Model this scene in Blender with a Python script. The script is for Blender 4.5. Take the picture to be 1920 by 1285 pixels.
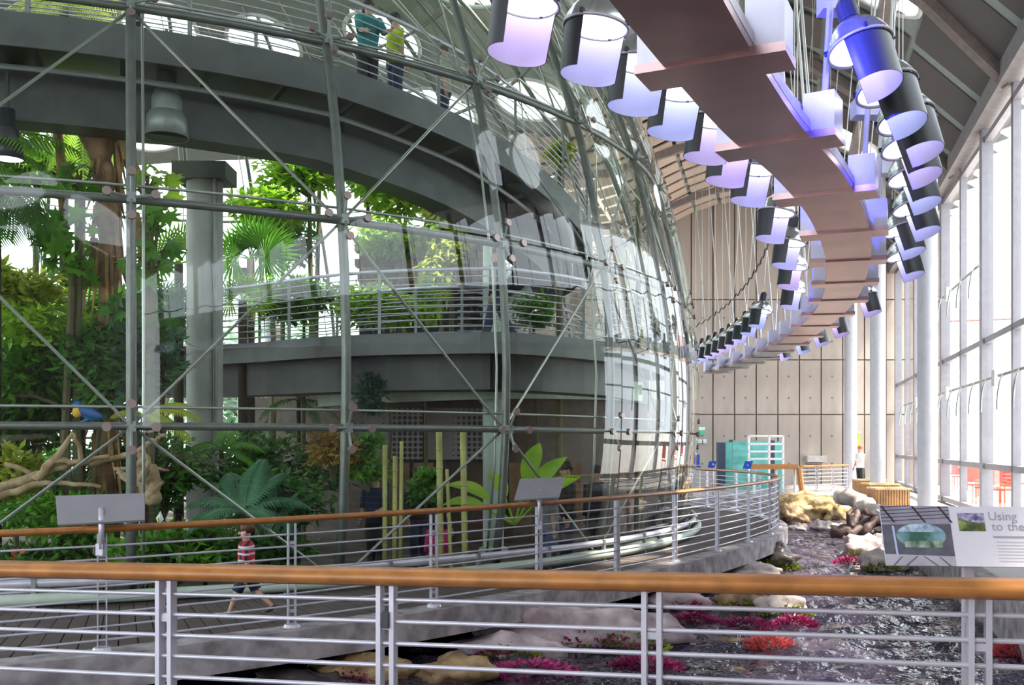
import bpy, bmesh, math, random
from mathutils import Vector, Matrix, noise
S = bpy.context.scene
for o in list(bpy.data.objects): bpy.data.objects.remove(o)
col = S.collection
R_ = math.radians
# ---------------------------------------------------------------- camera
EYE = 1.8
HOR = 832.0
F = 1920.0
cam = bpy.data.objects.new('camera', bpy.data.cameras.new('camera'))
col.objects.link(cam)
cam.location = (0, 0, EYE)
cam.rotation_euler = (R_(90), 0, 0)
cam.data.sensor_width = 36
cam.data.lens = 36
cam.data.shift_y = (HOR - 642.5) / 1920
cam.data.clip_end = 400
S.camera = cam
# ---------------------------------------------------------------- world, sun, exposure
wd = bpy.data.worlds.new('overcast_sky'); S.world = wd; wd.use_nodes = True
wd.node_tree.nodes['Background'].inputs[0].default_value = (0.86, 0.93, 1.0, 1)
wd.node_tree.nodes['Background'].inputs[1].default_value = 2.8
sun = bpy.data.objects.new('sun', bpy.data.lights.new('sun', 'SUN')); col.objects.link(sun)
sun.data.energy = 10.0; sun.data.angle = R_(3); sun.data.color = (1.0, 0.9, 0.74)
sun.rotation_euler = Vector((-0.46, 0.10, -0.88)).to_track_quat('-Z', 'Y').to_euler()
S.view_settings.view_transform = 'Standard'; S.view_settings.look = 'None'
S.view_settings.gamma = 1; S.view_settings.use_curve_mapping = False
S.view_settings.exposure = 0.80
S.cycles.max_bounces = 7; S.cycles.diffuse_bounces = 3; S.cycles.glossy_bounces = 3; S.cycles.transparent_max_bounces = 10; S.cycles.caustics_reflective = False; S.cycles.caustics_refractive = False

# ---------------------------------------------------------------- helpers
def W(px, py, Y): return Vector(((px - 960) / F * Y, Y, EYE + (HOR - py) / F * Y))
def G(px, py, z=0.0):
    Y = (EYE - z) * F / (py - HOR); return Vector(((px - 960) / F * Y, Y, z))
def rnd(a, b): return random.uniform(a, b)

MATS = {}
def mat(name, c, rough=0.5, metal=0.0, var=0.12, scale=6.0, bump=0.0, emit=0.0, trans=0.0, c2=None, spec=None, detail=4):
    if name in MATS: return MATS[name]
    m = bpy.data.materials.new(name); m.use_nodes = True; MATS[name] = m
    nt = m.node_tree; n = nt.nodes; b = n['Principled BSDF']
    tc = n.new('ShaderNodeTexCoord'); nz = n.new('ShaderNodeTexNoise')
    nz.inputs['Scale'].default_value = scale; nz.inputs['Detail'].default_value = detail
    nt.links.new(tc.outputs['Object'], nz.inputs['Vector'])
    rp = n.new('ShaderNodeValToRGB'); nt.links.new(nz.outputs['Fac'], rp.inputs['Fac'])
    a = [max(0, v * (1 - var)) for v in c]; d = list(c2) if c2 else [min(1, v * (1 + var)) for v in c]
    rp.color_ramp.elements[0].position = 0.35; rp.color_ramp.elements[1].position = 0.65
    rp.color_ramp.elements[0].color = (*a, 1); rp.color_ramp.elements[1].color = (*d, 1)
    nt.links.new(rp.outputs['Color'], b.inputs['Base Color'])
    b.inputs['Roughness'].default_value = rough; b.inputs['Metallic'].default_value = metal
    if spec is not None: b.inputs['Specular IOR Level'].default_value = spec
    if bump:
        bp = n.new('ShaderNodeBump'); bp.inputs['Strength'].default_value = bump; bp.inputs['Distance'].default_value = 0.05
        nt.links.new(nz.outputs['Fac'], bp.inputs['Height']); nt.links.new(bp.outputs['Normal'], b.inputs['Normal'])
    if emit:
        nt.links.new(rp.outputs['Color'], b.inputs['Emission Color']); b.inputs['Emission Strength'].default_value = emit
    if trans:
        tr = n.new('ShaderNodeBsdfTranslucent'); mx = n.new('ShaderNodeMixShader'); mx.inputs[0].default_value = trans
        nt.links.new(rp.outputs['Color'], tr.inputs['Color'])
        nt.links.new(b.outputs[0], mx.inputs[1]); nt.links.new(tr.outputs[0], mx.inputs[2])
        nt.links.new(mx.outputs[0], n['Material Output'].inputs[0])
    return m

def glass_mat(name, tint, refl=1.0, wav=0.0, ior=1.5):
    m = bpy.data.materials.new(name); m.use_nodes = True; nt = m.node_tree; n = nt.nodes
    n.remove(n['Principled BSDF'])
    t = n.new('ShaderNodeBsdfTransparent'); t.inputs[0].default_value = (*tint, 1)
    g = n.new('ShaderNodeBsdfGlossy'); g.inputs['Roughness'].default_value = 0.015; g.inputs[0].default_value = (refl, refl, refl, 1)
    fr = n.new('ShaderNodeFresnel'); ge = n.new('ShaderNodeNewGeometry'); im = n.new('ShaderNodeMapRange')
    im.inputs['To Min'].default_value = ior; im.inputs['To Max'].default_value = 1 / ior   # same reflectance from both faces of the thin pane
    nt.links.new(ge.outputs['Backfacing'], im.inputs['Value']); nt.links.new(im.outputs[0], fr.inputs[0])
    mx = n.new('ShaderNodeMixShader')
    nt.links.new(fr.outputs[0], mx.inputs[0]); nt.links.new(t.outputs[0], mx.inputs[1]); nt.links.new(g.outputs[0], mx.inputs[2])
    nt.links.new(mx.outputs[0], n['Material Output'].inputs[0])
    if wav:
        tc = n.new('ShaderNodeTexCoord'); nz = n.new('ShaderNodeTexNoise'); nz.inputs['Scale'].default_value = 0.9
        nz.inputs['Detail'].default_value = 1
        bp = n.new('ShaderNodeBump'); bp.inputs['Strength'].default_value = wav; bp.inputs['Distance'].default_value = 0.1
        nt.links.new(tc.outputs['Object'], nz.inputs['Vector']); nt.links.new(nz.outputs['Fac'], bp.inputs['Height'])
        nt.links.new(bp.outputs[0], g.inputs['Normal'])
    return m

class MB:
    def __init__(s): s.v = []; s.f = []
    def add(s, vs, fs):
        o = len(s.v); s.v += [tuple(p) for p in vs]; s.f += [tuple(i + o for i in f) for f in fs]; return s
    def box(s, c, d, rz=0.0, M=None):
        x, y, z = (k / 2 for k in d); ca, sa = math.cos(rz), math.sin(rz); vs = []
        for i in (-1, 1):
            for j in (-1, 1):
                for k in (-1, 1):
                    p = Vector((i * x * ca - j * y * sa, i * x * sa + j * y * ca, k * z))
                    if M: p = M @ Vector((i * x, j * y, k * z))
                    vs.append(p + Vector(c))
        return s.add(vs, [(0, 1, 3, 2), (4, 6, 7, 5), (0, 4, 5, 1), (2, 3, 7, 6), (0, 2, 6, 4), (1, 5, 7, 3)])
    def bar(s, a, b, w, h=None, n=4):
        return s.tube([a, b], w / 2 if n > 4 else w * 0.707, n)
    def tube(s, pts, r, n=8, closed=False, caps=True):
        pts = [Vector(p) for p in pts]; N = len(pts); rs = r if isinstance(r, (list, tuple)) else [r] * N
        rings = []; up = None
        for i, p in enumerate(pts):
            if closed: t = pts[(i + 1) % N] - pts[i - 1]
            else: t = pts[min(i + 1, N - 1)] - pts[max(i - 1, 0)]
            t = t.normalized() if t.length > 1e-9 else Vector((0, 0, 1))
            if up is None:
                up = Vector((0, 0, 1)) if abs(t.z) < 0.9 else Vector((1, 0, 0))
            u = (up - t * up.dot(t)).normalized(); up = u; w = t.cross(u)
            rings.append([p + (u * math.cos(2 * math.pi * (k + .5) / n) + w * math.sin(2 * math.pi * (k + .5) / n)) * rs[i] for k in range(n)])
        vs = [q for g in rings for q in g]; fs = []
        for i in range(N if closed else N - 1):
            j = (i + 1) % N
            for k in range(n): fs.append((i * n + k, i * n + (k + 1) % n, j * n + (k + 1) % n, j * n + k))
        if caps and not closed: fs += [tuple(range(n))[::-1], tuple(range((N - 1) * n, N * n))]
        return s.add(vs, fs)
    def sweep(s, pts, prof, cap=True, rights=None):
        pts = [Vector(p) for p in pts]; N = len(pts); n = len(prof); vs = []
        for i, p in enumerate(pts):
            t = pts[min(i + 1, N - 1)] - pts[max(i - 1, 0)]; t.z = 0; t.normalize()
            r = Vector((t.y, -t.x, 0))
            for a, b in prof: vs.append(p + r * a + Vector((0, 0, b)))
        fs = [(i * n + k, i * n + (k + 1) % n, (i + 1) * n + (k + 1) % n, (i + 1) * n + k) for i in range(N - 1) for k in range(n)]
        if cap: fs += [tuple(range(n))[::-1], tuple(range((N - 1) * n, N * n))]
        return s.add(vs, fs)
    def lathe(s, prof, c=(0, 0, 0), n=20, a0=0, a1=360, M=None):
        full = abs(a1 - a0) >= 360; m = n if full else n + 1; vs = []; fs = []
        for k in range(m):
            a = R_(a0 + (a1 - a0) * k / n)
            for r, z in prof:
                p = Vector((r * math.cos(a), r * math.sin(a), z))
                if M: p = M @ p
                vs.append(p + Vector(c))
        L = len(prof)
        for k in range(n):
            j = (k + 1) % m
            for i in range(L - 1): fs.append((k * L + i, j * L + i, j * L + i + 1, k * L + i + 1))
        return s.add(vs, fs)
    def disc(s, c, nrm, r, h, n=10):
        c = Vector(c); nrm = Vector(nrm).normalized(); return s.tube([c, c + nrm * h], r, n)
    def ell(s, c, rad, n=8, M=None, nz=0, seed=0):
        vs = []; fs = []; m = n * 2
        for i in range(n + 1):
            th = math.pi * i / n
            for k in range(m):
                a = 2 * math.pi * k / m; p = Vector((math.sin(th) * math.cos(a), math.sin(th) * math.sin(a), math.cos(th)))
                if nz: p = p * (1 + nz * noise.noise(p * 1.7 + Vector((seed * 7.3, seed, 0))) + nz * .5 * noise.noise(p * 4 + Vector((seed, 0, 0))) + nz * .22 * noise.noise(p * 10 + Vector((0, seed, 0))))
                p = Vector((p.x * rad[0], p.y * rad[1], p.z * rad[2]))
                if M: p = M @ p
                vs.append(p + Vector(c))
        for i in range(n):
            for k in range(m): fs.append((i * m + k, (i + 1) * m + k, (i + 1) * m + (k + 1) % m, i * m + (k + 1) % m))
        return s.add(vs, fs)
    def loft(s, rings):
        n = len(rings[0]); vs = [q for g in rings for q in g]
        fs = [(i * n + k, i * n + (k + 1) % n, (i + 1) * n + (k + 1) % n, (i + 1) * n + k) for i in range(len(rings) - 1) for k in range(n)]
        fs += [tuple(range(n))[::-1], tuple(range((len(rings) - 1) * n, len(rings) * n))]
        return s.add(vs, fs)
    def mesh(s, name, m, smooth=False):
        me = bpy.data.meshes.new(name); me.from_pydata(s.v, [], s.f)
        if m: me.materials.append(m)
        if smooth: me.polygons.foreach_set('use_smooth', [True] * len(me.polygons))
        me.update(); return me
    def build(s, name, m, parent=None, smooth=False, kind=None, label=None):
        return link(name, s.mesh(name, m, smooth), parent, kind, label)

def link(name, me, parent=None, kind=None, label=None, local=False):
    o = bpy.data.objects.new(name, me); col.objects.link(o)
    if parent:
        o.parent = parent
        if not local and parent.type == 'EMPTY': o.matrix_parent_inverse = Matrix.Translation(-parent.location)
    if kind: o['kind'] = kind
    if label: o['label'] = label
    return o
def thing(name, label, cat, loc=(0, 0, 0), group=None, rz=0.0):
    o = bpy.data.objects.new(name, None); col.objects.link(o); o.location = loc; o.rotation_euler = (0, 0, rz)
    o.empty_display_size = 0.1
    return tag(o, label, cat, group)
def tag(o, label, cat, group=None):
    o['label'] = label; o['category'] = cat
    if group: o['group'] = group
    return o
def struct(o):
    o['kind'] = 'structure'; return o
def copy_tree(o, parent=None):
    c = o.copy(); col.objects.link(c)
    if parent: c.parent = parent
    for ch in list(o.children): copy_tree(ch, c)
    return c
def smoothpath(pts, n):
    pts = [Vector(p) for p in pts]; P = [pts[0] * 2 - pts[1]] + pts + [pts[-1] * 2 - pts[-2]]; out = []
    for i in range(1, len(P) - 2):
        for k in range(n):
            t = k / n; a, b, c, d = P[i - 1:i + 3]
            out.append(.5 * (2 * b + (c - a) * t + (2 * a - 5 * b + 4 * c - d) * t * t + (3 * b - a - 3 * c + d) * t ** 3))
    out.append(pts[-1]); return out
def resample(path, step):
    out = [path[0].copy()]; acc = 0
    for a, b in zip(path, path[1:]):
        L = (b - a).length; p = 0
        while acc + (L - p) >= step:
            p += step - acc; acc = 0; out.append(a.lerp(b, p / L))
        acc += L - p
    return out
def lerp_tab(tab, x):
    if x <= tab[0][0]: return tab[0][1]
    for (a, b), (c, d) in zip(tab, tab[1:]):
        if x <= c: return b + (d - b) * (x - a) / (c - a)
    return tab[-1][1]
def rectp(w, h, z0=0.0): return [(-w / 2, z0), (w / 2, z0), (w / 2, z0 + h), (-w / 2, z0 + h)]
def ovalp(w, h, n=12): return [(w / 2 * math.cos(2 * math.pi * k / n), h / 2 * math.sin(2 * math.pi * k / n)) for k in range(n)]
ORD = ['first', 'second', 'third', 'fourth', 'fifth', 'sixth', 'seventh', 'eighth', 'ninth', 'tenth', 'eleventh', 'twelfth', 'thirteenth', 'fourteenth', 'fifteenth', 'sixteenth', 'seventeenth', 'eighteenth', 'nineteenth', 'twentieth', 'twenty-first', 'twenty-second', 'twenty-third', 'twenty-fourth']

# ---------------------------------------------------------------- materials
steel = mat('painted_steel', (.60, .58, .66), .38, .35, .06)
steel_d = mat('grey_steel', (.30, .32, .31), .45, .4, .1)
frame_m = mat('dome_steel', (.19, .195, .18), .4, .5, .1)
cable_m = mat('steel_cable', (.45, .45, .42), .35, .7, .05)
bolt_m = mat('bolt_steel', (.34, .27, .25), .35, .6, .05)
wood_m = mat('oiled_wood', (.42, .165, .04), .32, 0, .18, 9)
plank_m = mat('deck_wood', (.10, .075, .07), .6, 0, .25, 5)
conc_m = mat('concrete', (.34, .30, .315), .75, 0, .3, 5, .4, c2=(.50, .45, .47))
wall_c = mat('board_concrete', (.40, .345, .305), .8, 0, .14, 1.1, .15)
wall_gap = mat('concrete_joint', (.18, .15, .13), .9)
dark_m = mat('dark_void', (.035, .03, .035), .8)
ramp_m = mat('ramp_steel', (.065, .068, .066), .5, .2, .15, 3)
ramp_l = mat('ramp_fascia', (.145, .15, .15), .5, .15, .12, 3)
pale_m = mat('pale_green_paint', (.50, .60, .50), .5, 0, .06)
white_m = mat('white_paint', (.80, .80, .80), .5, 0, .04)
ceil_m = mat('ceiling_grey', (.30, .335, .33), .8, 0, .06)
ceil_p = mat('ceiling_panel_grey', (.105, .095, .095), .8, 0, .08, .4)
acou_m = mat('acoustic_panel', (.48, .38, .32), .85, 0, .1, .7)
beam_m = mat('brushed_beam', (.50, .34, .35), .24, .9, .14, 2.5)
lilac_m = mat('pale_lilac_metal', (.66, .64, .80), .3, .3, .06)
bell_m = mat('spun_aluminium', (.62, .64, .64), .22, .9, .05)
black_m = mat('black_enamel', (.035, .037, .045), .35, 0, .1)
lining_m = mat('white_lining', (.60, .56, .80), .5, 0, .03)
nt = lining_m.node_tree; oi = nt.nodes.new('ShaderNodeObjectInfo'); rp = nt.nodes.new('ShaderNodeValToRGB')
rp.color_ramp.elements[0].color = (.62, .50, .80, 1); rp.color_ramp.elements[1].color = (.50, .56, .86, 1)
nt.links.new(oi.outputs['Random'], rp.inputs[0]); nt.links.new(rp.outputs[0], nt.nodes['Principled BSDF'].inputs['Base Color'])
mull_m = mat('mullion_grey', (.30, .29, .32), .45, .3, .06)
wcol_m = mat('column_white', (.50, .50, .55), .5, 0, .04)
dome_glass = glass_mat('dome_glass', (.90, .96, .925), 1.0, .012, 1.5)
pane_glass = glass_mat('window_glass', (.95, .97, .98), 1.0)
teal_glass = mat('teal_glass', (.10, .46, .42), .12, 0, .2, 1.5)
earth_m = mat('forest_soil', (.09, .06, .04), .95, 0, .4, 3, .5)

# ---------------------------------------------------------------- dome frame of reference
CX, CY, CZ, RD, RZ = -8.99, 23.66, 2.65, 13.04, 14.0
PH0 = .4
A0 = math.degrees(math.atan2(-CY, -CX))
def pol(r, phi, z=0.0):
    a = R_(A0 + phi); return Vector((CX + r * math.cos(a), CY + r * math.sin(a), z))
def winX(Y): return 5.0 + .264 * Y
WD = Vector((.264, 1, 0)).normalized(); WN = Vector((-WD.y, WD.x, 0))   # along the window wall, into the hall
def roofz(x, y):
    d = max(-1.0, (winX(y) - x) * .967)
    e = lerp_tab([(-1, 8.9), (0, 9.4), (2, 11.2), (5, 12.9), (8, 12.3), (11, 10.9), (16, 10.4), (60, 10.4)], d)
    r2 = (x - CX) ** 2 + (y - CY) ** 2
    return e + 5.4 * math.exp(-r2 / 130.0)

# ================================================================= STRUCTURE
# ground and floors
b = MB()
b.add([(winX(-8) - 2.2, -8, 0), (winX(-8), -8, 0), (winX(48), 48, 0), (winX(48) - 2.2 - 1e-3, 48, 0)], [(0, 1, 2, 3)])
bank = [Vector((2.85 + .255 * y, y, 0)) for y in (3, 10, 18, 24, 28)]
b = MB(); b.add([(2.85 + .255 * 0, 0, 0), (winX(0), 0, 0), (winX(46), 46, 0), (3.0, 46, 0), (3.0, 34.6, 0), (11.6, 34.4, 0), (10.2, 28.6, 0)], [(0, 1, 2, 6), (2, 3, 4, 5, 6)])
floor_m = mat('hall_floor', (.36, .32, .31), .45, 0, .08, 1)
struct(b.build('floor', floor_m))
b = MB(); b.sweep([(2.85 + .255 * y, y, 0) for y in (0, 10, 20, 28.6, 34.4)], [(-.12, -.9), (.1, -.9), (.1, .05), (-.12, .05)])
struct(b.build('trim_1', conc_m))
struct(MB().sweep([(3.0, 34.6, 0), (11.6, 34.4, 0)], [(-.12, -1.3), (.1, -1.3), (.1, .02), (-.12, .02)]).build('trim_2', conc_m))
b = MB(); b.add([(winX(-20), -20, -.05), (90, -20, -.05), (90, 120, -.05), (winX(120), 120, -.05)], [(0, 1, 2, 3)])
struct(b.build('floor_terrace', mat('terrace_paving', (.62, .60, .58), .8, 0, .05, .5)))
b = MB(); b.add([(-80, -40, -1.35), (20, -40, -1.35), (20, 120, -1.35), (-80, 120, -1.35)], [(0, 1, 2, 3)])
struct(b.build('ground', mat('stream_bed', (.10, .08, .075), .9, 0, .4, 1.5)))
b = MB(); n = 40
vs = [pol(12.75, 360 * k / n, -.30) for k in range(n)] + [pol(12.75, 360 * k / n, -1.3) for k in range(n)]
b.add(vs, [tuple(range(n))] + [(k, (k + 1) % n, n + (k + 1) % n, n + k) for k in range(n)])
struct(b.build('floor_dome', earth_m))
# far back concrete wall with board joints as panels
YB = 45.0
backwall = struct(MB().box((9.5, YB + .25, 6.0), (19, .4, 14.0)).build('wall_back', wall_gap))
me = MB().box((0, 0, 0), (.90, .10, 1)).mesh('concrete_panel', wall_c)
hole_me = MB().disc((0, -.052, 0), (0, 1, 0), .045, .02, 8).mesh('tie_hole', wall_gap)
for r, (z0, z1) in enumerate([(0, 3.05), (3.1, 5.45), (5.5, 8.1), (8.15, 13.2)]):
    for k in range(15):
        x = 3.6 + .95 * k
        o = link('concrete_panel', me, backwall); o.location = (x, YB + (.012 if (k + r) % 3 else 0), (z0 + z1) / 2); o.scale = (1, 1, z1 - z0)
        if r < 3:
            for q in (.3, .7):
                h = link('tie_hole', hole_me, backwall); h.location = (x, YB, z0 + (z1 - z0) * q)
# window wall
wall_w = bpy.data.objects.new('window_1', None); col.objects.link(wall_w); wall_w['kind'] = 'structure'; wall_w.location = (winX(20), 20, 0)
ys = [18.7 + 3.2 * k for k in range(9)]
mme = MB().box((0, 0, 5.0), (.20, .30, 10.0), 0).mesh('mullion', mull_m)
wa = math.atan2(WD.y, WD.x) - math.pi / 2
for k, y in enumerate(ys):
    o = MB().box((winX(y), y, roofz(winX(y), y) / 2), (.16 if k % 2 else .26, .22 if k % 2 else .36, roofz(winX(y), y)), wa).build('mullion', mull_m, wall_w)
for z in (.12, 1.25, 4.3, 9.2):
    MB().sweep([(winX(y), y, z) for y in ys], rectp(.16 if z > 1 else .2, .14, -.07)).build('transom', mull_m, wall_w)
for ya, yb in zip(ys, ys[1:]):
    for z0, z1 in ((.15, 1.2), (1.32, 4.23), (4.37, 9.15)):
        MB().add([(winX(ya + .1) + .02, ya + .1, z0), (winX(yb - .1) + .02, yb - .1, z0), (winX(yb - .1) + .02, yb - .1, z1), (winX(ya + .1) + .02, ya + .1, z1)], [(0, 1, 2, 3)]).build('pane', pane_glass, wall_w)
# window opener rail with motors and curved arms
for zi, (z, ks) in enumerate(((3.25, range(0, 7)), (6.0, range(2, 5)))):
    op = thing('window_opener_rail', ['lower thin opener rail with curved arms and motors across the tall window', 'upper short opener rail with curved arms high on the tall window'][zi], 'window opener', (winX(20), 20, z), 'window opener rails')
    off = WN * .35
    pa = [Vector((winX(y), y, z)) + off for y in (ys[ks[0]] - 1, ys[ks[-1]] + 1)]
    MB().tube(pa, .035, 8).build('rail', steel_d, op)
    for k in ks:
        y = ys[k]; p = Vector((winX(y), y, z)) + off
        if k % 2: MB().box(p + Vector((0, 0, -.05)), (.22, .35, .34), wa).build('motor', white_m, op)
        for s_ in (-.9, .9):
            q = p + WD * s_; arc = [q + WN * (.32 * math.sin(R_(a)) * .6) + WD * (.25 * (1 - math.sin(R_(a)))) + Vector((0, 0, -.75 * (1 - math.cos(R_(a))))) for a in range(0, 91, 15)]
            MB().tube(arc, .025, 6).build('curved_arm', steel_d, op)
wr_ = struct(MB().sweep([(winX(y) + .15, y, 0) for y in (-4, 4, 18.5)], rectp(.3, 6.4)).build('wall_right_added', mat('side_concrete', (.36, .29, .25), .8, 0, .15, 1)))  # unseen solid wall added to keep bright sky out of dome reflections
win2 = bpy.data.objects.new('window_added_clerestory', None); col.objects.link(win2); win2['kind'] = 'structure'; win2.location = (winX(8), 8, 6.4)  # unseen clerestory added above the side wall to let sun onto the stream
cy = [-4 + 2.25 * k for k in range(11)]
for y in cy: MB().box((winX(y) + .1, y, 7.95), (.14, .2, 3.1), wa).build('mullion', mull_m, win2)
MB().sweep([(winX(y) + .1, y, 6.45) for y in (cy[0], cy[-1])], rectp(.3, .12, -.06)).build('sill', mull_m, win2)
for ya, yb in zip(cy, cy[1:]):
    MB().add([(winX(ya + .1) + .1, ya + .1, 6.5), (winX(yb - .1) + .1, yb - .1, 6.5), (winX(yb - .1) + .1, yb - .1, 9.3), (winX(ya + .1) + .1, ya + .1, 9.3)], [(0, 1, 2, 3)]).build('pane', pane_glass, win2)
# white columns along the window wall
for i, (px, w, Y) in enumerate(((1739, .50, 27.0), (1646, .50, 34.0), (1595, .52, 43.5))):
    x = (px - 960) / F * Y; zt = roofz(x, Y)
    c = thing('column', ['nearest white round column by the tall window', 'middle white round column by the tall window', 'farthest white column beside the concrete wall'][i], 'column', (x, Y, 0), 'white columns along the window')
    MB().lathe([(w / 2, .02), (w / 2, zt)], (x, Y, 0), 24).build('shaft', wcol_m, c, True)
    MB().lathe([(0, .12), (w / 2 + .06, .12), (w / 2 + .08, 0)], (x, Y, 0), 24).build('base_collar', wcol_m, c)
    MB().lathe([(w / 2 + .05, zt - .3), (w / 2 + .12, zt)], (x, Y, 0), 24).build('cap', wcol_m, c)
# ceiling shell with round skylight openings
SKY = [(-18.5, 31, 1.15), (-15.4, 34, 1.15), (-12.3, 34.5, 1.2), (-9.0, 35, 1.2), (-5.6, 34.2, 1.25), (-2.4, 33, 1.25), (.6, 31.6, 1.1), (-14, 30.2, 1.1), (-7.5, 31.0, 1.1), (-3.8, 30, 1.1),
       (-12, 26, 1.2), (-6, 26, 1.2), (-9, 22, 1.3), (-13, 21, 1.2), (-5, 21, 1.2), (-9, 17, 1.2), (-3, 16, 1.2), (-14, 16, 1.2), (11.0, 33.5, 1.0), (8.2, 23.2, 1.0), (2.5, 20, 1.1),
       (-17, 26, 1.3), (-1.5, 26, 1.3), (-18, 20, 1.3), (-.5, 21, 1.3), (-6, 13, 1.3), (-12, 12.5, 1.3), (-18, 14.5, 1.3), (-20.5, 25, 1.3), (-10.5, 30.5, 1.1),
       (7.6, 14.6, .75), (8.2, 16.6, .75), (-4, -6, 1.3), (.5, -6, 1.3), (-9, -6, 1.3), (-4, -2.6, 1.3), (-9, -2.6, 1.3), (-13, -4, 1.3), (-14, 0, 1.3), (-15, 7, 1.3)]  # openings around and behind the viewer are unseen, added to let in daylight
SKY = [(x, y, r + .45 if x < 2 and y < 30 else r) for x, y, r in SKY]  # openings out of view widened to pass more daylight
b = bmesh.new(); st = .3; grid = {}
X0, X1, Y0, Y1 = -28, 19, -10.0, 47
nx, ny = int((X1 - X0) / st), int((Y1 - Y0) / st)
for i in range(nx + 1):
    for j in range(ny + 1):
        x, y = X0 + i * st, Y0 + j * st
        if x > winX(y) + .6 or (x < 4 and y > 36.6): continue
        for (sx, sy, r) in SKY:
            d = math.hypot(x - sx, y - sy)
            if abs(d - r) < st * .52 and d > 0: x, y = sx + (x - sx) * r / d, sy + (y - sy) * r / d
        grid[i, j] = b.verts.new((x, y, roofz(x, y)))
for i in range(nx):
    for j in range(ny):
        q = [(i, j), (i + 1, j), (i + 1, j + 1), (i, j + 1)]
        if all(k in grid for k in q):
            c = sum((grid[k].co for k in q), Vector()) / 4
            if any(math.hypot(c.x - sx, c.y - sy) < r * .98 for sx, sy, r in SKY): continue
            b.faces.new([grid[k] for k in q])
me = bpy.data.meshes.new('ceiling'); b.to_mesh(me); b.free(); me.materials.append(ceil_m)
me.polygons.foreach_set('use_smooth', [True] * len(me.polygons))
ceiling = struct(link('ceiling', me))
for sx, sy, r in SKY:
    ring = [Vector((sx + r * math.cos(R_(a)), sy + r * math.sin(R_(a)), roofz(sx + r * math.cos(R_(a)), sy + r * math.sin(R_(a))))) for a in range(0, 360, 12)]
    MB().tube(ring, .07, 6, True).build('skylight_rim', white_m, ceiling, True)
    c = Vector((sx, sy, roofz(sx, sy) + .3)); n = len(ring)
    MB().add([c] + [p + Vector((0, 0, .05)) for p in ring], [(0, k + 1, (k + 1) % n + 1) for k in range(n)]).build('skylight_dome', pane_glass, ceiling, True)
# ceiling tiles (right part grey, far part beige acoustic boards)
def inroof(x, y, m=.0): return not any(math.hypot(x - sx, y - sy) < r + m for sx, sy, r in SKY)
cnt = 0
for i in range(0, 17):
    for j in range(0, 30):
        y = 17 + j * 1.05; d = .9 + i * (1.05 if i >= 6 else 1.0) ; x = winX(y) - d
        far = d > 6.2
        L, Wd = ((.97, .97) if far else (.97, .97))
        if y > 44.4 or (x - CX) ** 2 + (y - CY) ** 2 < 13.6 ** 2 or not inroof(x, y, .75): continue
        if far and y < 24: continue
        if not far and (j % 2 or i % 2): continue
        s2 = 1.0 if far else 2.05
        cs = []
        for u, v in ((-1, -1), (1, -1), (1, 1), (-1, 1)):
            q = Vector((x, y, 0)) - WN * (-u * .44 * s2) * 1 + WD * (v * .42 * s2)
            cs.append(Vector((q.x, q.y, roofz(q.x, q.y) - .06 - (.10 if far else .0))))
        up = Vector((0, 0, .05)); cnt += 1
        MB().add(cs + [c + up for c in cs], [(0, 1, 2, 3), (7, 6, 5, 4), (0, 4, 5, 1), (1, 5, 6, 2), (2, 6, 7, 3), (3, 7, 4, 0)]).build('ceiling_panel', acou_m if far else ceil_p, ceiling)
rib_m = mat('ceiling_rib', (.20, .165, .16), .7)
for d in (2.6, 5.6):
    MB().sweep([(winX(y) - d, y, roofz(winX(y) - d, y) - .1) for y in range(14, 46, 2)], rectp(.35, .35, -.25)).build('ceiling_rib', rib_m, ceiling)
for y in (22, 29, 36, 42):
    MB().sweep([Vector((winX(y) - d, y, roofz(winX(y) - d, y) - .1)) for d in (0.2, 1, 2, 3, 4, 5, 6.5, 8, 9.5, 11, 13)], rectp(.3, .3, -.28)).build('ceiling_rib', rib_m, ceiling)
MB().sweep([(winX(y), y, roofz(winX(y), y)) for y in range(7, 47, 2)], rectp(.7, .55, -.15)).build('ceiling_edge_trim', mat('edge_trim', (.26, .24, .25), .6), ceiling)

# ================================================================= WALKWAY round the dome
RT = [(-25, 17.0), (-15, 16.6), (-3, 16.15), (-.6, 15.85), (5, 15.45), (11.5, 14.98), (20, 14.5), (27, 14.25), (35, 14.1), (42, 14.12), (50, 14.3), (57, 14.6), (67, 14.95), (76, 15.2), (90, 15.3), (105, 15.3)]
def rw(phi): return (lerp_tab(RT, phi - 3) + lerp_tab(RT, phi) + lerp_tab(RT, phi + 3)) / 3
phis = [-16 + .75 * k for k in range(int(118 / .75) + 1)]
wk = MB()
vs = []; n = len(phis)
for p in phis:
    r = rw(p) + .17
    vs += [pol(12.8, p, -.04), pol(r, p, -.04), pol(r, p, -.26), pol(12.8, p, -.26)]
wk.add(vs, [(i * 4 + k, i * 4 + (k + 1) % 4, i * 4 + 4 + (k + 1) % 4, i * 4 + 4 + k) for i in range(n - 1) for k in range(4)])
walkway = struct(wk.build('floor_walkway', dark_m))
kb = MB(); vs = []
for p in phis:
    r = rw(p)
    vs += [pol(r - .13, p, -.02), pol(r - .13, p, .03), pol(r + .2, p, .03), pol(r + .2, p, -.27), pol(r + .1, p, -.27)]
kb.add(vs, [(i * 5 + k, i * 5 + (k + 1) % 5, i * 5 + 5 + (k + 1) % 5, i * 5 + 5 + k) for i in range(n - 1) for k in range(5)] + [(0, 1, 2, 3, 4), tuple(range(n * 5 - 1, n * 5 - 6, -1))])
kb.build('concrete_edge', conc_m, walkway)
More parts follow.
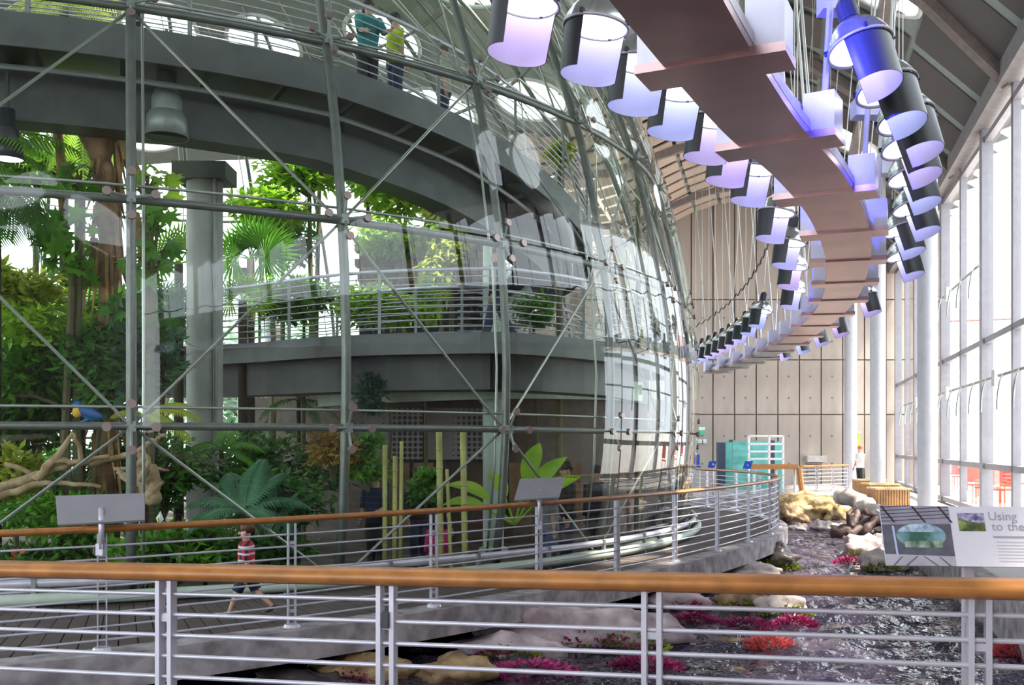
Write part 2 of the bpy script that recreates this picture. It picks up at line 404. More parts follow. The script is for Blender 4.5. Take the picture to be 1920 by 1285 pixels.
for i in range(165):
    pa = -15 + .62 * i; pb = pa + .58; d = rnd(-.002, .002)
    t = [pol(12.95, pa), pol(rw(pa) - .14, pa), pol(rw(pb) - .14, pb), pol(12.95, pb)]
    MB().add([q + Vector((0, 0, d)) for q in t] + [q + Vector((0, 0, -.035)) for q in t], [(3, 2, 1, 0), (0, 1, 5, 4), (1, 2, 6, 5), (2, 3, 7, 6), (3, 0, 4, 7)]).build('plank', plank_m, walkway)

def post_pair(b, base, rdir, h, sp=.035, w=.05, t=.012):
    a = math.atan2(rdir.y, rdir.x)
    for s_ in (-1, 1): b.box(base + rdir * s_ * sp + Vector((0, 0, h / 2)), (t, w, h), a)
    for z in (.18, .5, .82): b.box(base + Vector((0, 0, h * z)), (sp * 2, w * .5, .03), a)
    return b
def railing(name, label, path, h, nbar, sp, rail_prof, postpts, bar_r, railz=0.0, cat='railing', rail_mat=None, base=True, sag=.035, pw=.05):
    t = thing(name, label, cat, path[len(path) // 2])
    MB().sweep([p + Vector((0, 0, h + railz)) for p in path], rail_prof).build('handrail', rail_mat or wood_m, t, True)
    for k in range(1, nbar + 1):
        MB().tube([p + Vector((0, 0, h - k * sp)) for p in path], bar_r, 6).build('bar', steel, t, True)
    for p, d in postpts:
        o = post_pair(MB(), p, d, h - .01, sag, pw).build('post', steel, t)
        if base: MB().lathe([(0, .035), (.07, .03), (.085, 0)], p + Vector((0, 0, .03)), 12).build('base_plate', steel, o)
    return t
path = [pol(rw(p), p) for p in [-14 + 1.0 * k for k in range(114)]]
# posts every 1.8 m
posts = []
fine = [pol(rw(p), p) for p in [-.6 + .1 * k for k in range(1000)]]
pp = [pol(rw(-12), -12), pol(rw(-6.6), -6.6)] + resample(fine, 1.78)
for p in pp:
    d = Vector((p.x - CX, p.y - CY, 0)).normalized(); posts.append((p, Vector((-d.y, d.x, 0))))
railing('curved_walkway_railing', 'curved railing with oiled wooden handrail and thin bars round the walkway by the dome', path, 1.04, 8, .115, ovalp(.09, .062), posts, .0105, .03)
# inner rail of the far walkway arc (beyond the dome bulge)
# near railing in the foreground
def nearpt(t): return Vector((-2.6 + 4.6 * t, 5.2 - 1.2 * t + .12 * math.sin(t * math.pi) * 0, 1.164 + .066 * t))
npath = [nearpt(-.5 + .1 * k) for k in range(21)]
npost = []
for px in (311, 725, 1222, 1835):
    t = min((k / 1000 for k in range(0, 1200)), key=lambda t: abs(960 + nearpt(t).x / nearpt(t).y * F - px))
    npost.append(nearpt(t))
for t in (-.18, -.4, 1.28): npost.append(nearpt(t))
nr = thing('foreground_railing', 'foreground railing with broad wooden handrail and silver bars across the whole view', 'railing', (0, 4.6, .08))
MB().sweep(npath, ovalp(.17, .085, 16)).build('handrail', wood_m, nr, True)
for k in range(1, 10):
    MB().tube([p + Vector((0, 0, -.10 * k - .005)) for p in npath], .0105, 8).build('bar', steel, nr, True)
nd = (nearpt(1) - nearpt(0)); nd.z = 0; nd.normalize()
for i, p in enumerate(npost):
    bz = .08; o = post_pair(MB(), Vector((p.x, p.y, bz)), nd, p.z - bz - .03, .032, .055, .022).build('post', steel, nr)
    MB().box(Vector((p.x, p.y, .1)), (.2, .12, .03), math.atan2(nd.y, nd.x)).build('base_plate', steel, o)
    if i == 1: MB().box(Vector((p.x, p.y - .03, 1.0)), (.03, .03, .075), math.atan2(nd.y, nd.x)).build('latch', black_m, o)
struct(MB().add([(-8, -2, .08), (4.9, -2, .08), (4.9, 3.8, .08), (-8, 7.1, .08), (-8, -2, -.2), (4.9, -2, -.2), (4.9, 3.8, -.2), (-8, 7.1, -.2)], [(0, 1, 2, 3), (7, 6, 5, 4), (2, 6, 7, 3), (1, 5, 6, 2)]).build('floor_near_deck', plank_m))

# ================================================================= GLASS DOME
TH = [-10.9, -2.7, 8.1, 18.4, 29.0, 40.0, 51.0, 63.0]
KZ = RZ / RD
NR = 32; DP = 360 / NR
def dpt(r, phi, th): return pol(r * math.cos(R_(th)), phi + PH0, CZ + KZ * r * math.sin(R_(th)))
dome = thing('glass_dome', 'huge round glass dome with steel ribs enclosing the rainforest', 'dome', (CX, CY, 0))
ribme = MB().tube([(12.9 * math.cos(R_(t)), 0, KZ * 12.9 * math.sin(R_(t))) for t in [-10.9 + 4 * k for k in range(20)]], .062, 8).mesh('rib', frame_m, True)
cabme = MB().tube([(12.55 * math.cos(R_(t)), .14, KZ * 12.55 * math.sin(R_(t))) for t in [-10.9 + 6 * k for k in range(13)]], .018, 6).mesh('rib_cable', cable_m, True)
for k in range(NR):
    for nm, m_ in (('rib', ribme), ('rib_cable', cabme)):
        o = link(nm, m_, dome, local=True); o.location = (0, 0, CZ); o.rotation_euler = (0, 0, R_(A0 + PH0 + k * DP))
for j, th in enumerate(TH):
    MB().tube([dpt(12.9, a * 3, th) for a in range(120)], .05 if j else .08, 8, True).build('ring', frame_m, dome, True)
    if 0 < j < 5: MB().tube([dpt(12.78, a * 3, th + .9) for a in range(120)], .018, 6, True).build('ring_cable', cable_m, dome, True)
NS = 5
for j in range(len(TH) - 1):
    vs = []; fs = []; rr = RD + .06
    for a in range(NS + 1):
        for c in range(NS + 1):
            th = TH[j] + .06 + (TH[j + 1] - TH[j] - .12) * c / NS; ph = R_(.08 + (DP - .16) * a / NS)
            vs.append((rr * math.cos(R_(th)) * math.cos(ph), rr * math.cos(R_(th)) * math.sin(ph), KZ * rr * math.sin(R_(th))))
    for a in range(NS):
        for c in range(NS): q = a * (NS + 1) + c; fs.append((q, q + NS + 1, q + NS + 2, q + 1))
    gme = MB().add(vs, fs).mesh('glass_panel', dome_glass, True)
    for k in range(NR):
        o = link('glass_panel', gme, dome, local=True); o.location = (0, 0, CZ); o.rotation_euler = (0, 0, R_(A0 + PH0 + k * DP))
def node(i, j): return dpt(12.85, i * DP, TH[j + 1])
for i in range(-6, 11):
    for j in range(-1, 4):
        if (i + j) % 2: continue
        for di in (-1, 1): MB().tube([node(i, j), node(i + di, j + 1)], .02, 6).build('brace_rod', cable_m, dome)
for i in range(-3, 9):
    for j in range(1, 5):
        c = dpt(RD + .02, i * DP, TH[j]); nrm = (c - Vector((CX, CY, CZ))).normalized()
        hz = Vector((-nrm.y, nrm.x, 0)).normalized(); vt = nrm.cross(hz)
        o = MB().box(c - nrm * .1, (.10, .10, .12), R_(A0 + i * DP)).build('node_clamp', steel_d, dome)
        for d in (hz, -hz, vt, -vt):
            MB().disc(c + d * .26 + nrm * .03, nrm, .052, .035, 12).build('clamp_disc', bolt_m, o)
            MB().tube([c - nrm * .08, c + d * .26 + nrm * .03], .018, 6).build('clamp_arm', steel_d, o)
# white service pipes on the kerb at the dome foot
for r_, z_, nm in ((13.08, .10, 'kerb_pipe'), (13.02, .27, 'kerb_pipe')):
    MB().tube([pol(r_, p, z_) for p in range(-24, 100, 2)], .07 if z_ < .2 else .05, 8).build(nm, pale_m if z_ < .2 else steel, dome, True)
for p in range(-16, 80, 6):
    MB().box(pol(13.06, p, .16), (.05, .05, .32), R_(A0 + p)).build('pipe_bracket', steel_d, dome)

# ================================================================= LIGHT BEAM AND LAMPS
HB = 2.0
bp_ = [(.20, 3.4), (.74, 4.72), (1.53, 6.4), (2.27, 7.75), (2.98, 9.3), (3.8, 11.6), (4.76, 15.2), (5.5, 20), (5.85, 25), (5.75, 29.5)]
bpath = smoothpath([Vector((x, y, EYE + HB)) for x, y in bp_], 8)
bfine = resample(bpath, .05)
beam = thing('lighting_beam', 'long curved metal lighting beam with cross boxes hanging above the stream', 'light beam', (3, 9.3, 3.8))
prof = [(-.235, 0), (.235, 0), (.235, .05), (.05, .07), (-.05, .07), (-.235, .05)]
MB().sweep(bfine[::5], prof).build('soffit_plate', beam_m, beam)
for s_ in (-1, 1):
    MB().sweep(bfine[::5], [(s_ * .16 - .02, .06), (s_ * .16 + .02, .06), (s_ * .16 + .02, .22), (s_ * .16 - .02, .22)]).build('side_channel', lilac_m, beam)
    MB().sweep(bfine[::5], [(s_ * .225 - .012, .05), (s_ * .225 + .012, .05), (s_ * .225 + .012, .11), (s_ * .225 - .012, .11)]).build('lip', steel, beam)
MB().sweep(bfine[::5], rectp(.26, .05, .2)).build('top_plate', lilac_m, beam)
def bframe(i):
    i = max(1, min(len(bfine) - 2, i)); t = (bfine[i + 1] - bfine[i - 1]).normalized(); return bfine[i], t, Vector((t.y, -t.x, 0))
k0 = min(range(len(bfine)), key=lambda i: abs(bfine[i].y - 6.9)); cs = 32
crossi = [k0 + cs * k for k in range(-2, 40) if 0 < k0 + cs * k < len(bfine) - 6]
for i in crossi:
    p, t, r = bframe(i); a = math.atan2(t.y, t.x)
    o = MB().box(p + Vector((0, 0, .01)), (.30, .80, .05), a).build('cross_plate', beam_m, beam)
    for s_ in (-1, 1):
        q = MB().box(p + r * s_ * .29 + Vector((0, 0, .16)), (.26, .20, .25), a).build('end_box', lilac_m, beam)
        top = p + r * s_ * 1.0; zc = roofz(top.x, top.y)
        MB().tube([p + r * s_ * .30 + Vector((0, 0, .28)), p + r * s_ * .36 + Vector((0, 0, 1.25))], .022, 8).build('hanger_rod', steel, q)
        MB().tube([p + r * s_ * .36 + Vector((0, 0, 1.25)), Vector((top.x, top.y, zc - .05))], .009, 6).build('hanger_cable', cable_m, q)
# black cable looped along the dome-side pipe
cb = []
for i in range(1, len(bfine), 4):
    p, t, r = bframe(i); cb.append(p - r * .88 + Vector((0, 0, 1.22 - .09 * abs(math.sin(i * .21)))))
MB().tube(cb, .016, 5).build('power_cable', black_m, beam)
lens_m = mat('lamp_lens', (.93, .92, 1.0), .4, 0, 0, emit=1.9)
lens_w = mat('lamp_lens_warm', (1.0, .86, .62), .4, 0, 0, emit=1.9)
def make_lamp():
    t = thing('hanging_lamp', 'x', 'lamp')
    o = MB().lathe([(.205, 0), (.2, .03), (.175, .09), (.125, .15), (.075, .185), (.06, .2)], n=28).build('bell', bell_m, t, True)
    MB().lathe([(.198, .002), (.21, .004), (.214, -.008), (.205, -.018), (.196, -.012)], n=28).build('rim', steel, o, True)
    for a in (20, 110, 200, 290): MB().box((.212 * math.cos(R_(a)), .212 * math.sin(R_(a)), .01), (.025, .018, .03), R_(a)).build('clip', black_m, o)
    MB().lathe([(0, .26), (.05, .26), (.06, .2), (.066, .2), (.066, .32), (.04, .36), (0, .36)], n=16).build('socket', black_m, t)
    MB().tube([(0, 0, 0), (0, 0, 1)], .005, 5).build('hanger_cable', cable_m, t)
    MB().lathe([(0, .035), (.1, .03), (.185, .012), (.19, .002)], n=24).build('lens', lens_m, t, True)
    sk = MB().lathe([(.196, -.012), (.182, -.31)], n=22, a0=-112, a1=112).build('shield', black_m, t, True)
    MB().lathe([(.192, -.012), (.178, -.31)], n=22, a0=-111.5, a1=111.5).build('shield_lining', lining_m, sk, True)
    return t
lamp0 = make_lamp(); used = False
def place_lamp(p, outw, label, group, tilt=13, sc=1.0):
    global used
    o = lamp0 if not used else copy_tree(lamp0); used = True
    RM = Matrix.Rotation(R_(-10), 3, 'X') @ Matrix.Rotation(math.atan2(outw.y, outw.x), 3, 'Z') @ Matrix.Rotation(R_(-tilt), 3, 'Y')
    o.location = p; o.rotation_euler = RM.to_euler(); o.scale = (sc, sc, sc)
    o['label'] = label; o['group'] = group
    for ch in o.children:
        if ch.name.startswith('hanger_cable'):
            ch.location = (0, 0, .34); ch.rotation_euler = RM.inverted().to_euler(); ch.scale = (1, 1, roofz(p.x, p.y) - p.z - .35)
    return o
def near_i(y): return min(range(1, len(bfine) - 1), key=lambda i: abs(bfine[i].y - y))
LL = [(985, 5, 6.0), (1118, 50, 6.35), (1200, 118, 6.95), (1270, 172, 7.5), (1335, 225, 8.1), (1372, 275, 8.8), (1415, 318, 9.6), (1456, 398, 11.3), (1481, 455, 13.0), (1487, 500, 14.8), (1489, 543, 16.9)]
RL = [(1612, 88, 6.55), (1662, 165, 6.95), (1698, 222, 7.45), (1701, 272, 8.15), (1707, 330, 9.2), (1712, 388, 10.3), (1690, 430, 11.6), (1693, 478, 13.0), (1622, 556, 16.6)]
def outdir(y, s_): p, t, r = bframe(near_i(y)); return r * s_
Lp = [W(px, py, Y) for px, py, Y in LL]
for y in (19.2, 20.6, 22, 23.2, 24.3, 25.3, 26.2, 27.0, 27.8, 28.6):
    p, t, r = bframe(near_i(y)); Lp.append(p - r * .72 + Vector((0, 0, .5)))
Rp = [W(px, py, Y) for px, py, Y in RL]
for y in (19.6, 21.4, 23.2, 25.0):
    p, t, r = bframe(near_i(y)); Rp.append(p + r * .72 + Vector((0, 0, .35)))
for i, p in enumerate(Lp):
    lb = '%s silver bell lamp with black half shield from the near end, dome side of beam' % ORD[i]
    if i == 0: lb = 'nearest dome-side lamp, cut by the top edge, pale blue lining showing'
    place_lamp(p, Matrix.Rotation(R_(-22), 3, 'Z') @ outdir(p.y, -1), lb, 'shielded lamps on the dome side of the beam')
for i, p in enumerate(Rp):
    lb = '%s silver bell lamp with black half shield from the near end, window side of beam' % ORD[i]
    if i == 0: lb = 'nearest window-side lamp, its bell and shield glowing deep blue'
    place_lamp(p, outdir(p.y, 1), lb, 'shielded lamps on the window side of the beam')
# the blue spot mounted on the beam beside the nearest window-side lamp
bl = thing('blue_spotlight', 'small blue spotlight mounted on the beam top beside the nearest lamps', 'spotlight', W(1445, 10, 6.1))
bl_c = W(1452, 8, 6.1)
MB().lathe([(0, .1), (.045, .1), (.05, -.02), (.042, -.02)], bl_c, 14).build('housing', black_m, bl)
MB().lathe([(0, 0), (.042, -.01)], bl_c, 14).build('lens', mat('blue_lens', (.02, .02, 1), .3, 0, 0, emit=12), bl)
lt = bpy.data.objects.new('blue_light', bpy.data.lights.new('blue_light', 'SPOT')); col.objects.link(lt)
lt.location = bl_c + Vector((.08, -.05, -.03)); lt.data.color = (.02, .02, 1); lt.data.energy = 170; lt.data.spot_size = R_(95); lt.data.spot_blend = .6; lt.data.shadow_soft_size = .04
lt.rotation_euler = (Rp[0] + Vector((0, 0, -.12)) - lt.location).to_track_quat('-Z', 'Y').to_euler(); lt.parent = bl; lt.matrix_parent_inverse = Matrix.Translation(-bl.location)
# junction boxes above the beam
for i, (px, py, Y) in enumerate(((1565, 5, 6.9), (1622, 205, 8.4), (1650, 315, 10.2))):
    p = W(px, py, Y); o = MB().box(p, (.2, .16, .14)).build('junction_box', lilac_m)
    o.location = (0, 0, 0); tag(o, ['grey box at the top edge beside the blue-lit lamp', 'grey box between the second and third window-side lamps', 'grey box with yellow label behind the window-side lamps'][i], 'junction box', 'junction boxes on the lamp pipe')

# ================================================================= DOME INTERIOR: RAMPS AND COLUMNS
def ramp_rail(t, path, h=1.07, nb=8, sp=.12, topr=.03, barr=.011, every=2.0, m=None):
    MB().tube([p + Vector((0, 0, h)) for p in path], topr, 8).build('handrail', m or steel, t, True)
    for k in range(1, nb + 1): MB().tube([p + Vector((0, 0, h - k * sp)) for p in path], barr, 5).build('bar', m or steel, t, True)
    for p in resample(path, every): MB().box(p + Vector((0, 0, h / 2 - .1)), (.05, .05, h + .2)).build('post', steel_d, t)
ph = [-38 + 3 * k for k in range(50)]
zt = [(-38, 7.3), (16, 7.2), (30, 6.95), (47, 6.5), (70, 6.1), (112, 5.8)]
up = [pol(10.8, p, lerp_tab(zt, p)) for p in ph]
ur = thing('upper_ramp', 'dark grey upper visitor ramp curving high inside the dome', 'ramp', up[10])
MB().sweep(up, [(-.02, -.33), (.02, -.33), (.02, .12), (-.02, .12)]).build('fascia', ramp_l, ur)
inn = [pol(9.9, p, lerp_tab(zt, p)) for p in ph]
MB().sweep(inn, rectp(1.75, .14, -.16)).build('deck', ramp_m, ur)
MB().sweep([pol(9.75, p, lerp_tab(zt, p)) for p in ph], rectp(.5, .75, -1.05)).build('girder', ramp_m, ur)
for p in range(-36, 100, 6):
    z = lerp_tab(zt, p); MB().tube([pol(9.9, p, z - .32), pol(10.75, p, z - .2)], .05, 4).build('bracket', ramp_m, ur)
MB().tube([pol(10.35, p, lerp_tab(zt, p) - .45) for p in ph], .04, 6).build('conduit', steel_d, ur)
ramp_rail(ur, [pol(10.78, p, lerp_tab(zt, p) + .1) for p in ph])
ramp_rail(ur, [pol(9.1, p, lerp_tab(zt, p) + .1) for p in ph])
# middle ramp
mp = [(-300, 662), (0, 655), (200, 654), (420, 650), (640, 633), (900, 626), (1000, 630), (1100, 640), (1200, 657), (1260, 690)]
mid = smoothpath([Vector((((x - 960) / F) * (1.83 * F / (832 - y)), 1.83 * F / (832 - y), 3.63)) for x, y in mp], 5)
mr = thing('middle_ramp', 'light grey middle visitor ramp curving across the dome below the upper one', 'ramp', mid[20])
def offs(path, d, dz=0):
    out = []
    for i, p in enumerate(path):
        t = path[min(i + 1, len(path) - 1)] - path[max(0, i - 1)]; t.z = 0; t.normalize(); out.append(p + Vector((t.y, -t.x, 0)) * d + Vector((0, 0, dz)))
    return out
MB().sweep(mid, [(-.03, -.33), (.03, -.33), (.03, .03), (-.03, .03)]).build('fascia', ramp_l, mr)
MB().sweep(offs(mid, -1.0), rectp(1.95, .2, -.3)).build('deck', ramp_m, mr)
MB().sweep(offs(mid, -.9), rectp(.7, .6, -.9)).build('girder', ramp_m, mr)
ramp_rail(mr, offs(mid, -.02, .02)); ramp_rail(mr, offs(mid, -1.95, .02))
# lower soffit ring and dark core wall with perforated panel
lo = smoothpath([W(600, 752, 20.5), W(760, 742, 19.3), W(960, 736, 19), W(1100, 738, 20.5), W(1200, 742, 23)], 6)
lr = thing('mezzanine_edge', 'pale green curved soffit edge under the middle ramp', 'mezzanine', lo[10])
MB().sweep(lo, rectp(.12, .42, -.12)).build('fascia', pale_m, lr)
MB().sweep(offs(lo, -1.3), rectp(2.5, .16, .2)).build('slab', ramp_m, lr)
core = [W(470, 832, 25) , W(640, 832, 22.6), W(800, 832, 21.8), W(960, 832, 21.8), W(1120, 832, 23.2), W(1250, 832, 26)]
cw = struct(MB().sweep([Vector((p.x, p.y, 0)) for p in smoothpath(core, 4)], rectp(.2, 3.2, -.3)).build('wall_core', mat('dark_brown_wall', (.10, .065, .05), .7, 0, .2)))
pf = mat('perforated_panel', (.30, .24, .25), .6)
nt = pf.node_tree; vo = nt.nodes.new('ShaderNodeTexVoronoi'); vo.inputs['Scale'].default_value = 9; vo.inputs['Randomness'].default_value = 0
tc = nt.nodes.new('ShaderNodeTexCoord'); nt.links.new(tc.outputs['Object'], vo.inputs['Vector'])
rp = nt.nodes.new('ShaderNodeValToRGB'); rp.color_ramp.elements[0].color = (.02, .015, .015, 1); rp.color_ramp.elements[1].color = (.33, .27, .28, 1)
rp.color_ramp.elements[0].position = .35; rp.color_ramp.elements[1].position = .42
nt.links.new(vo.outputs['Distance'], rp.inputs[0]); nt.links.new(rp.outputs[0], nt.nodes['Principled BSDF'].inputs['Base Color'])
for i, (a, b_) in enumerate(((672, 792), (797, 935))):
    MB().add([W(a, 765, 21.3), W(b_, 765, 21.2), W(b_, 862, 21.2), W(a, 862, 21.3), W(a, 765, 21.4), W(b_, 765, 21.3), W(b_, 862, 21.3), W(a, 862, 21.4)], [(0, 1, 2, 3), (4, 5, 1, 0), (3, 2, 6, 7), (0, 3, 7, 4), (1, 5, 6, 2)]).build('perforated_panel', pf, cw)
bp2 = mat('brown_board', (.32, .17, .08), .5, 0, .2)
for i, (a, b_) in enumerate(((700, 768), (775, 812), (955, 1010), (1030, 1090))):
    MB().add([W(a, 868, 21.3), W(b_, 868, 21.3), W(b_, 985, 21.3), W(a, 985, 21.3), W(a, 868, 21.45), W(b_, 868, 21.45), W(b_, 985, 21.45), W(a, 985, 21.45)], [(0, 1, 2, 3), (4, 5, 1, 0), (3, 2, 6, 7), (0, 3, 7, 4), (1, 5, 6, 2)]).build('wall_board', bp2, cw)
# columns in the dome
def column(px, w, Y, z0, z1, label, m, square=False, pipe=False):
    x = (px - 960) / F * Y; t = thing('dome_column', label, 'column', (x, Y, z0), 'columns inside the dome')
    if square: MB().lathe([(w / 2, 0), (w / 2, z1 - z0)], (x, Y, z0), 24).build('shaft', m, t, True)
    else: MB().lathe([(w / 2, 0), (w / 2, z1 - z0)], (x, Y, z0), 20).build('shaft', m, t, True)
    MB().lathe([(w / 2 + .08, 0), (w / 2 + .08, .1), (w / 2, .14)], (x, Y, z0), 20).build('base_ring', m, t)
    MB().box((x, Y, z1 + .12), (w * 1.5, w * 1.2, .28)).build('bearing_block', ramp_m, t)
    if pipe: MB().tube([(x + w * .42, Y - w * .42, z0), (x + w * .42, Y - w * .42, z1)], .04, 8).build('drain_pipe', steel_d, t)
    return t
colm = mat('column_grey', (.47, .46, .44), .6, 0, .12, 2)
column(384, .60, 17.4, -.3, 6.25, 'thick grey column with drain pipe under the upper ramp', colm, True, True)
column(925, .40, 19.6, -.3, 6.0, 'pale green round column behind the central dome rib', pale_m)
column(512, .40, 26, -.3, 5.6, 'pale slender column far back between the palms', white_m)
column(455, .28, 29, -.3, 6.5, 'thin pale column at the far glass, left of the fan palm', white_m)
pl = thing('landing_platform', 'pale green landing box on top of the green column', 'platform', W(890, 360, 20))
MB().box(W(890, 362, 20.4), (.95, 1.6, .5)).build('box_beam', pale_m, pl)
MB().box(W(890, 338, 20.4), (1.0, 1.65, .06)).build('deck', ramp_m, pl)
for q in (-.45, 0, .45): MB().box(W(890, 318, 19.7) + Vector((q, 0, .1)), (.04, .04, .6)).build('post', steel_d, pl)
du = smoothpath([W(905, 300, 18.6), W(985, 345, 18.8), W(1030, 390, 19.2), W(1055, 435, 19.8), W(1058, 470, 20.2)], 6)
tag(MB().tube(du, [.20] * len(du), 16).build('air_duct', ramp_l, None, True), 'fat grey bent air duct beneath the right end of the upper ramp', 'duct')
# big floodlights hanging inside the dome
for i, (px, yt, yb, w, Y, lb) in enumerate(((312, 120, 258, .62, 14.6, 'large grey stacked-drum floodlight hanging under the upper ramp'), (28, 90, 205, .55, 14.6, 'grey stacked-drum floodlight hanging near the left edge under the upper ramp'), (14, 205, 300, .42, 13.6, 'black bell floodlight with lit lens at the left edge'))):
    p = W(px, yt, Y); q = W(px, yb, Y); t = thing('floodlight', lb, 'floodlight', q, 'floodlights hanging inside the dome'); h = p.z - q.z
    m_ = black_m if i == 2 else steel_d
    MB().lathe([(0, h), (w * .22, h), (w * .24, h * .62), (w * .3, h * .6)], q, 20).build('ballast_drum', m_, t, True)
    MB().lathe([(w * .3, h * .62), (w * .36, h * .5), (w * .36, h * .32)], q, 20).build('collar', m_, t, True)
    MB().lathe([(w * .38, h * .34), (w * .46, h * .26), (w * .5, 0), (w * .48, 0), (w * .44, h * .24)], q, 24).build('hood', m_, t, True)
    MB().lathe([(0, .03), (w * .47, .02)], q, 24).build('lens', lens_m if i == 2 else dark_m, t)
    MB().tube([p, p + Vector((0, 0, .5))], .025, 6).build('hanger', m_, t)

# ================================================================= PLANTS
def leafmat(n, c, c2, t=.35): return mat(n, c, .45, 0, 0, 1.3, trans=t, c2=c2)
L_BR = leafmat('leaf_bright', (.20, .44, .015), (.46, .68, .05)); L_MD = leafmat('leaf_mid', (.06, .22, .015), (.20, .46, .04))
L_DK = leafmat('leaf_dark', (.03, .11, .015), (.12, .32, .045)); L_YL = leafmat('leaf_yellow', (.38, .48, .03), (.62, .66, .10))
L_BL = leafmat('leaf_bluegreen', (.04, .15, .07), (.12, .30, .15)); L_PL = leafmat('leaf_haze_pale', (.40, .56, .36), (.62, .74, .52), .4)  # L_PL has the outdoor haze mixed into its green
L_OR = leafmat('leaf_russet', (.30, .16, .03), (.50, .34, .08)); stem_m = mat('plant_stem', (.13, .12, .05), .8)
bark_m = mat('peeling_bark', (.30, .17, .09), .9, 0, .35, 4, .8); drift_m = mat('driftwood', (.42, .27, .15), .8, 0, .3, 5, .6, c2=(.58, .40, .24))
dbark = mat('dark_bark', (.07, .05, .035), .9, 0, .3, 5, .6); straw = mat('dry_frond', (.42, .24, .09), .8, 0, .3)
def leaf(b, p, d, n, L, w):
    d = d.normalized(); s_ = d.cross(n)
    if s_.length < 1e-4: s_ = Vector((1, 0, 0))
    s_.normalize(); u = s_.cross(d)
    b.add([p, p + d * L * .45 + s_ * w - u * w * .3, p + d * L, p + d * L * .45 - s_ * w - u * w * .3, p + d * L * .5], [(0, 1, 4), (1, 2, 4), (0, 4, 3), (4, 2, 3)])
def rv():
    while True:
        v = Vector((rnd(-1, 1), rnd(-1, 1), rnd(-1, 1)))
        if .05 < v.length < 1: return v
def lobed(b, p, d, n, L):
    d = d.normalized(); s_ = d.cross(n).normalized(); u = s_.cross(d); pts = [p]
    for k in range(15):
        a = R_(-150 + 300 * k / 14); r = L * (1.0 if k % 2 else .52) * (1 - .25 * abs(a) / math.pi)
        pts.append(p + d * (L * .3 + r * math.cos(a) * .7) + s_ * r * math.sin(a) * .75 - u * .12 * r)
    b.add(pts, [(0, k, k + 1) for k in range(1, 15)])
def bush(name, label, px, py, Y, rx, ry, n, lsz, m, cat='shrub', group=None, ground=None, lob=False, droop=0.0, depth=None, clumps=16, trunk=.03):
    c = W(px, py, Y); rX, rZ = rx / F * Y, ry / F * Y; rY = depth or min(rX, 1.6)
    g = ground if ground is not None else -.3
    t = thing(name, label, cat, (c.x, c.y, g), group); b = MB(); st_ = MB(); cl = [Vector((v.x * rX, v.y * rY, v.z * rZ)) * .8 for v in (rv() for _ in range(clumps))]
    fork = c - Vector((0, 0, rZ * .8))
    if ground is not None: st_.tube([Vector((c.x, c.y, g)), Vector((c.x + rnd(-.15, .15), c.y, (g + fork.z) / 2)), fork], [trunk * 1.6, trunk * 1.3, trunk], 7)
    else: fork = Vector((c.x, c.y, max(g, c.z - rZ * 1.4)))
    for q in cl: st_.tube([fork, c + q * .45 - Vector((0, 0, rZ * .3)), c + q], [trunk * .7, trunk * .45, trunk * .2], 5)
    for k in range(n):
        q = random.choice(cl) + Vector((rnd(-1, 1) * rX, rnd(-1, 1) * rY, rnd(-1, 1) * rZ)) * .38
        d = Vector((rnd(-1, 1), rnd(-1, 1), rnd(-.7, .5) - droop)) + q.normalized() * .4
        if lob: lobed(b, c + q, d, Vector((rnd(-.6, .6), -.8 + rnd(-.5, .3), rnd(.2, 1))), lsz * rnd(.7, 1.25))
        else: leaf(b, c + q, d, Vector((rnd(-.6, .6), rnd(-.9, .3), 1)), lsz * rnd(.6, 1.3), lsz * rnd(.18, .3))
    b.build('foliage', m, t); st_.build('stems', stem_m, t); return t
def frond(b, base, az, el, L, m_drop, n=20, ll=.3, w=.022):
    d0 = Vector((math.cos(az) * math.cos(el), math.sin(az) * math.cos(el), math.sin(el))); pts = []
    p = base.copy(); d = d0.copy(); N = 12
    for k in range(N + 1):
        pts.append(p.copy()); p += d * L / N; d = (d + Vector((0, 0, -m_drop / N))).normalized()
    b.tube(pts, [.018 * (1 - k / (N + 1)) + .004 for k in range(N + 1)], 4)
    for k in range(n):
        f = .12 + .86 * k / n; i = min(int(f * N), N - 1); q = pts[i].lerp(pts[i + 1], f * N - i); t = (pts[i + 1] - pts[i]).normalized()
        sd = t.cross(Vector((0, 0, 1))).normalized(); l = ll * (math.sin(math.pi * (f * .85 + .12)) * .8 + .2)
        for s_ in (-1, 1):
            dd = (sd * s_ + t * .55 + Vector((0, 0, -.25))).normalized(); mid_ = q + dd * l * .5 + Vector((0, 0, .03 * l)); e = q + dd * l + Vector((0, 0, -.28 * l)); wv = t * w
            b.add([q - wv * .5, q + wv * .5, mid_ + wv, e, mid_ - wv], [(0, 1, 2, 4), (4, 2, 3)])
def feather_palm(label, base, h, fr, L, m, ll=.32, n=20, lean=(0, 0), trunk_r=.09, group='feather palms', ground=-.3, drop=1.5):
    t = thing('feather_palm', label, 'palm', (base.x, base.y, ground), group)
    top = base + Vector((lean[0], lean[1], h))
    MB().tube([Vector((base.x, base.y, ground)), base.lerp(top, .5), top], [trunk_r, trunk_r * .9, trunk_r * .75], 8).build('trunk', dbark, t, True)
    for az, el, k in fr:
        b = MB(); frond(b, top, R_(az), R_(el), L * k, drop, n, ll); b.build('frond', m, t)
    return t
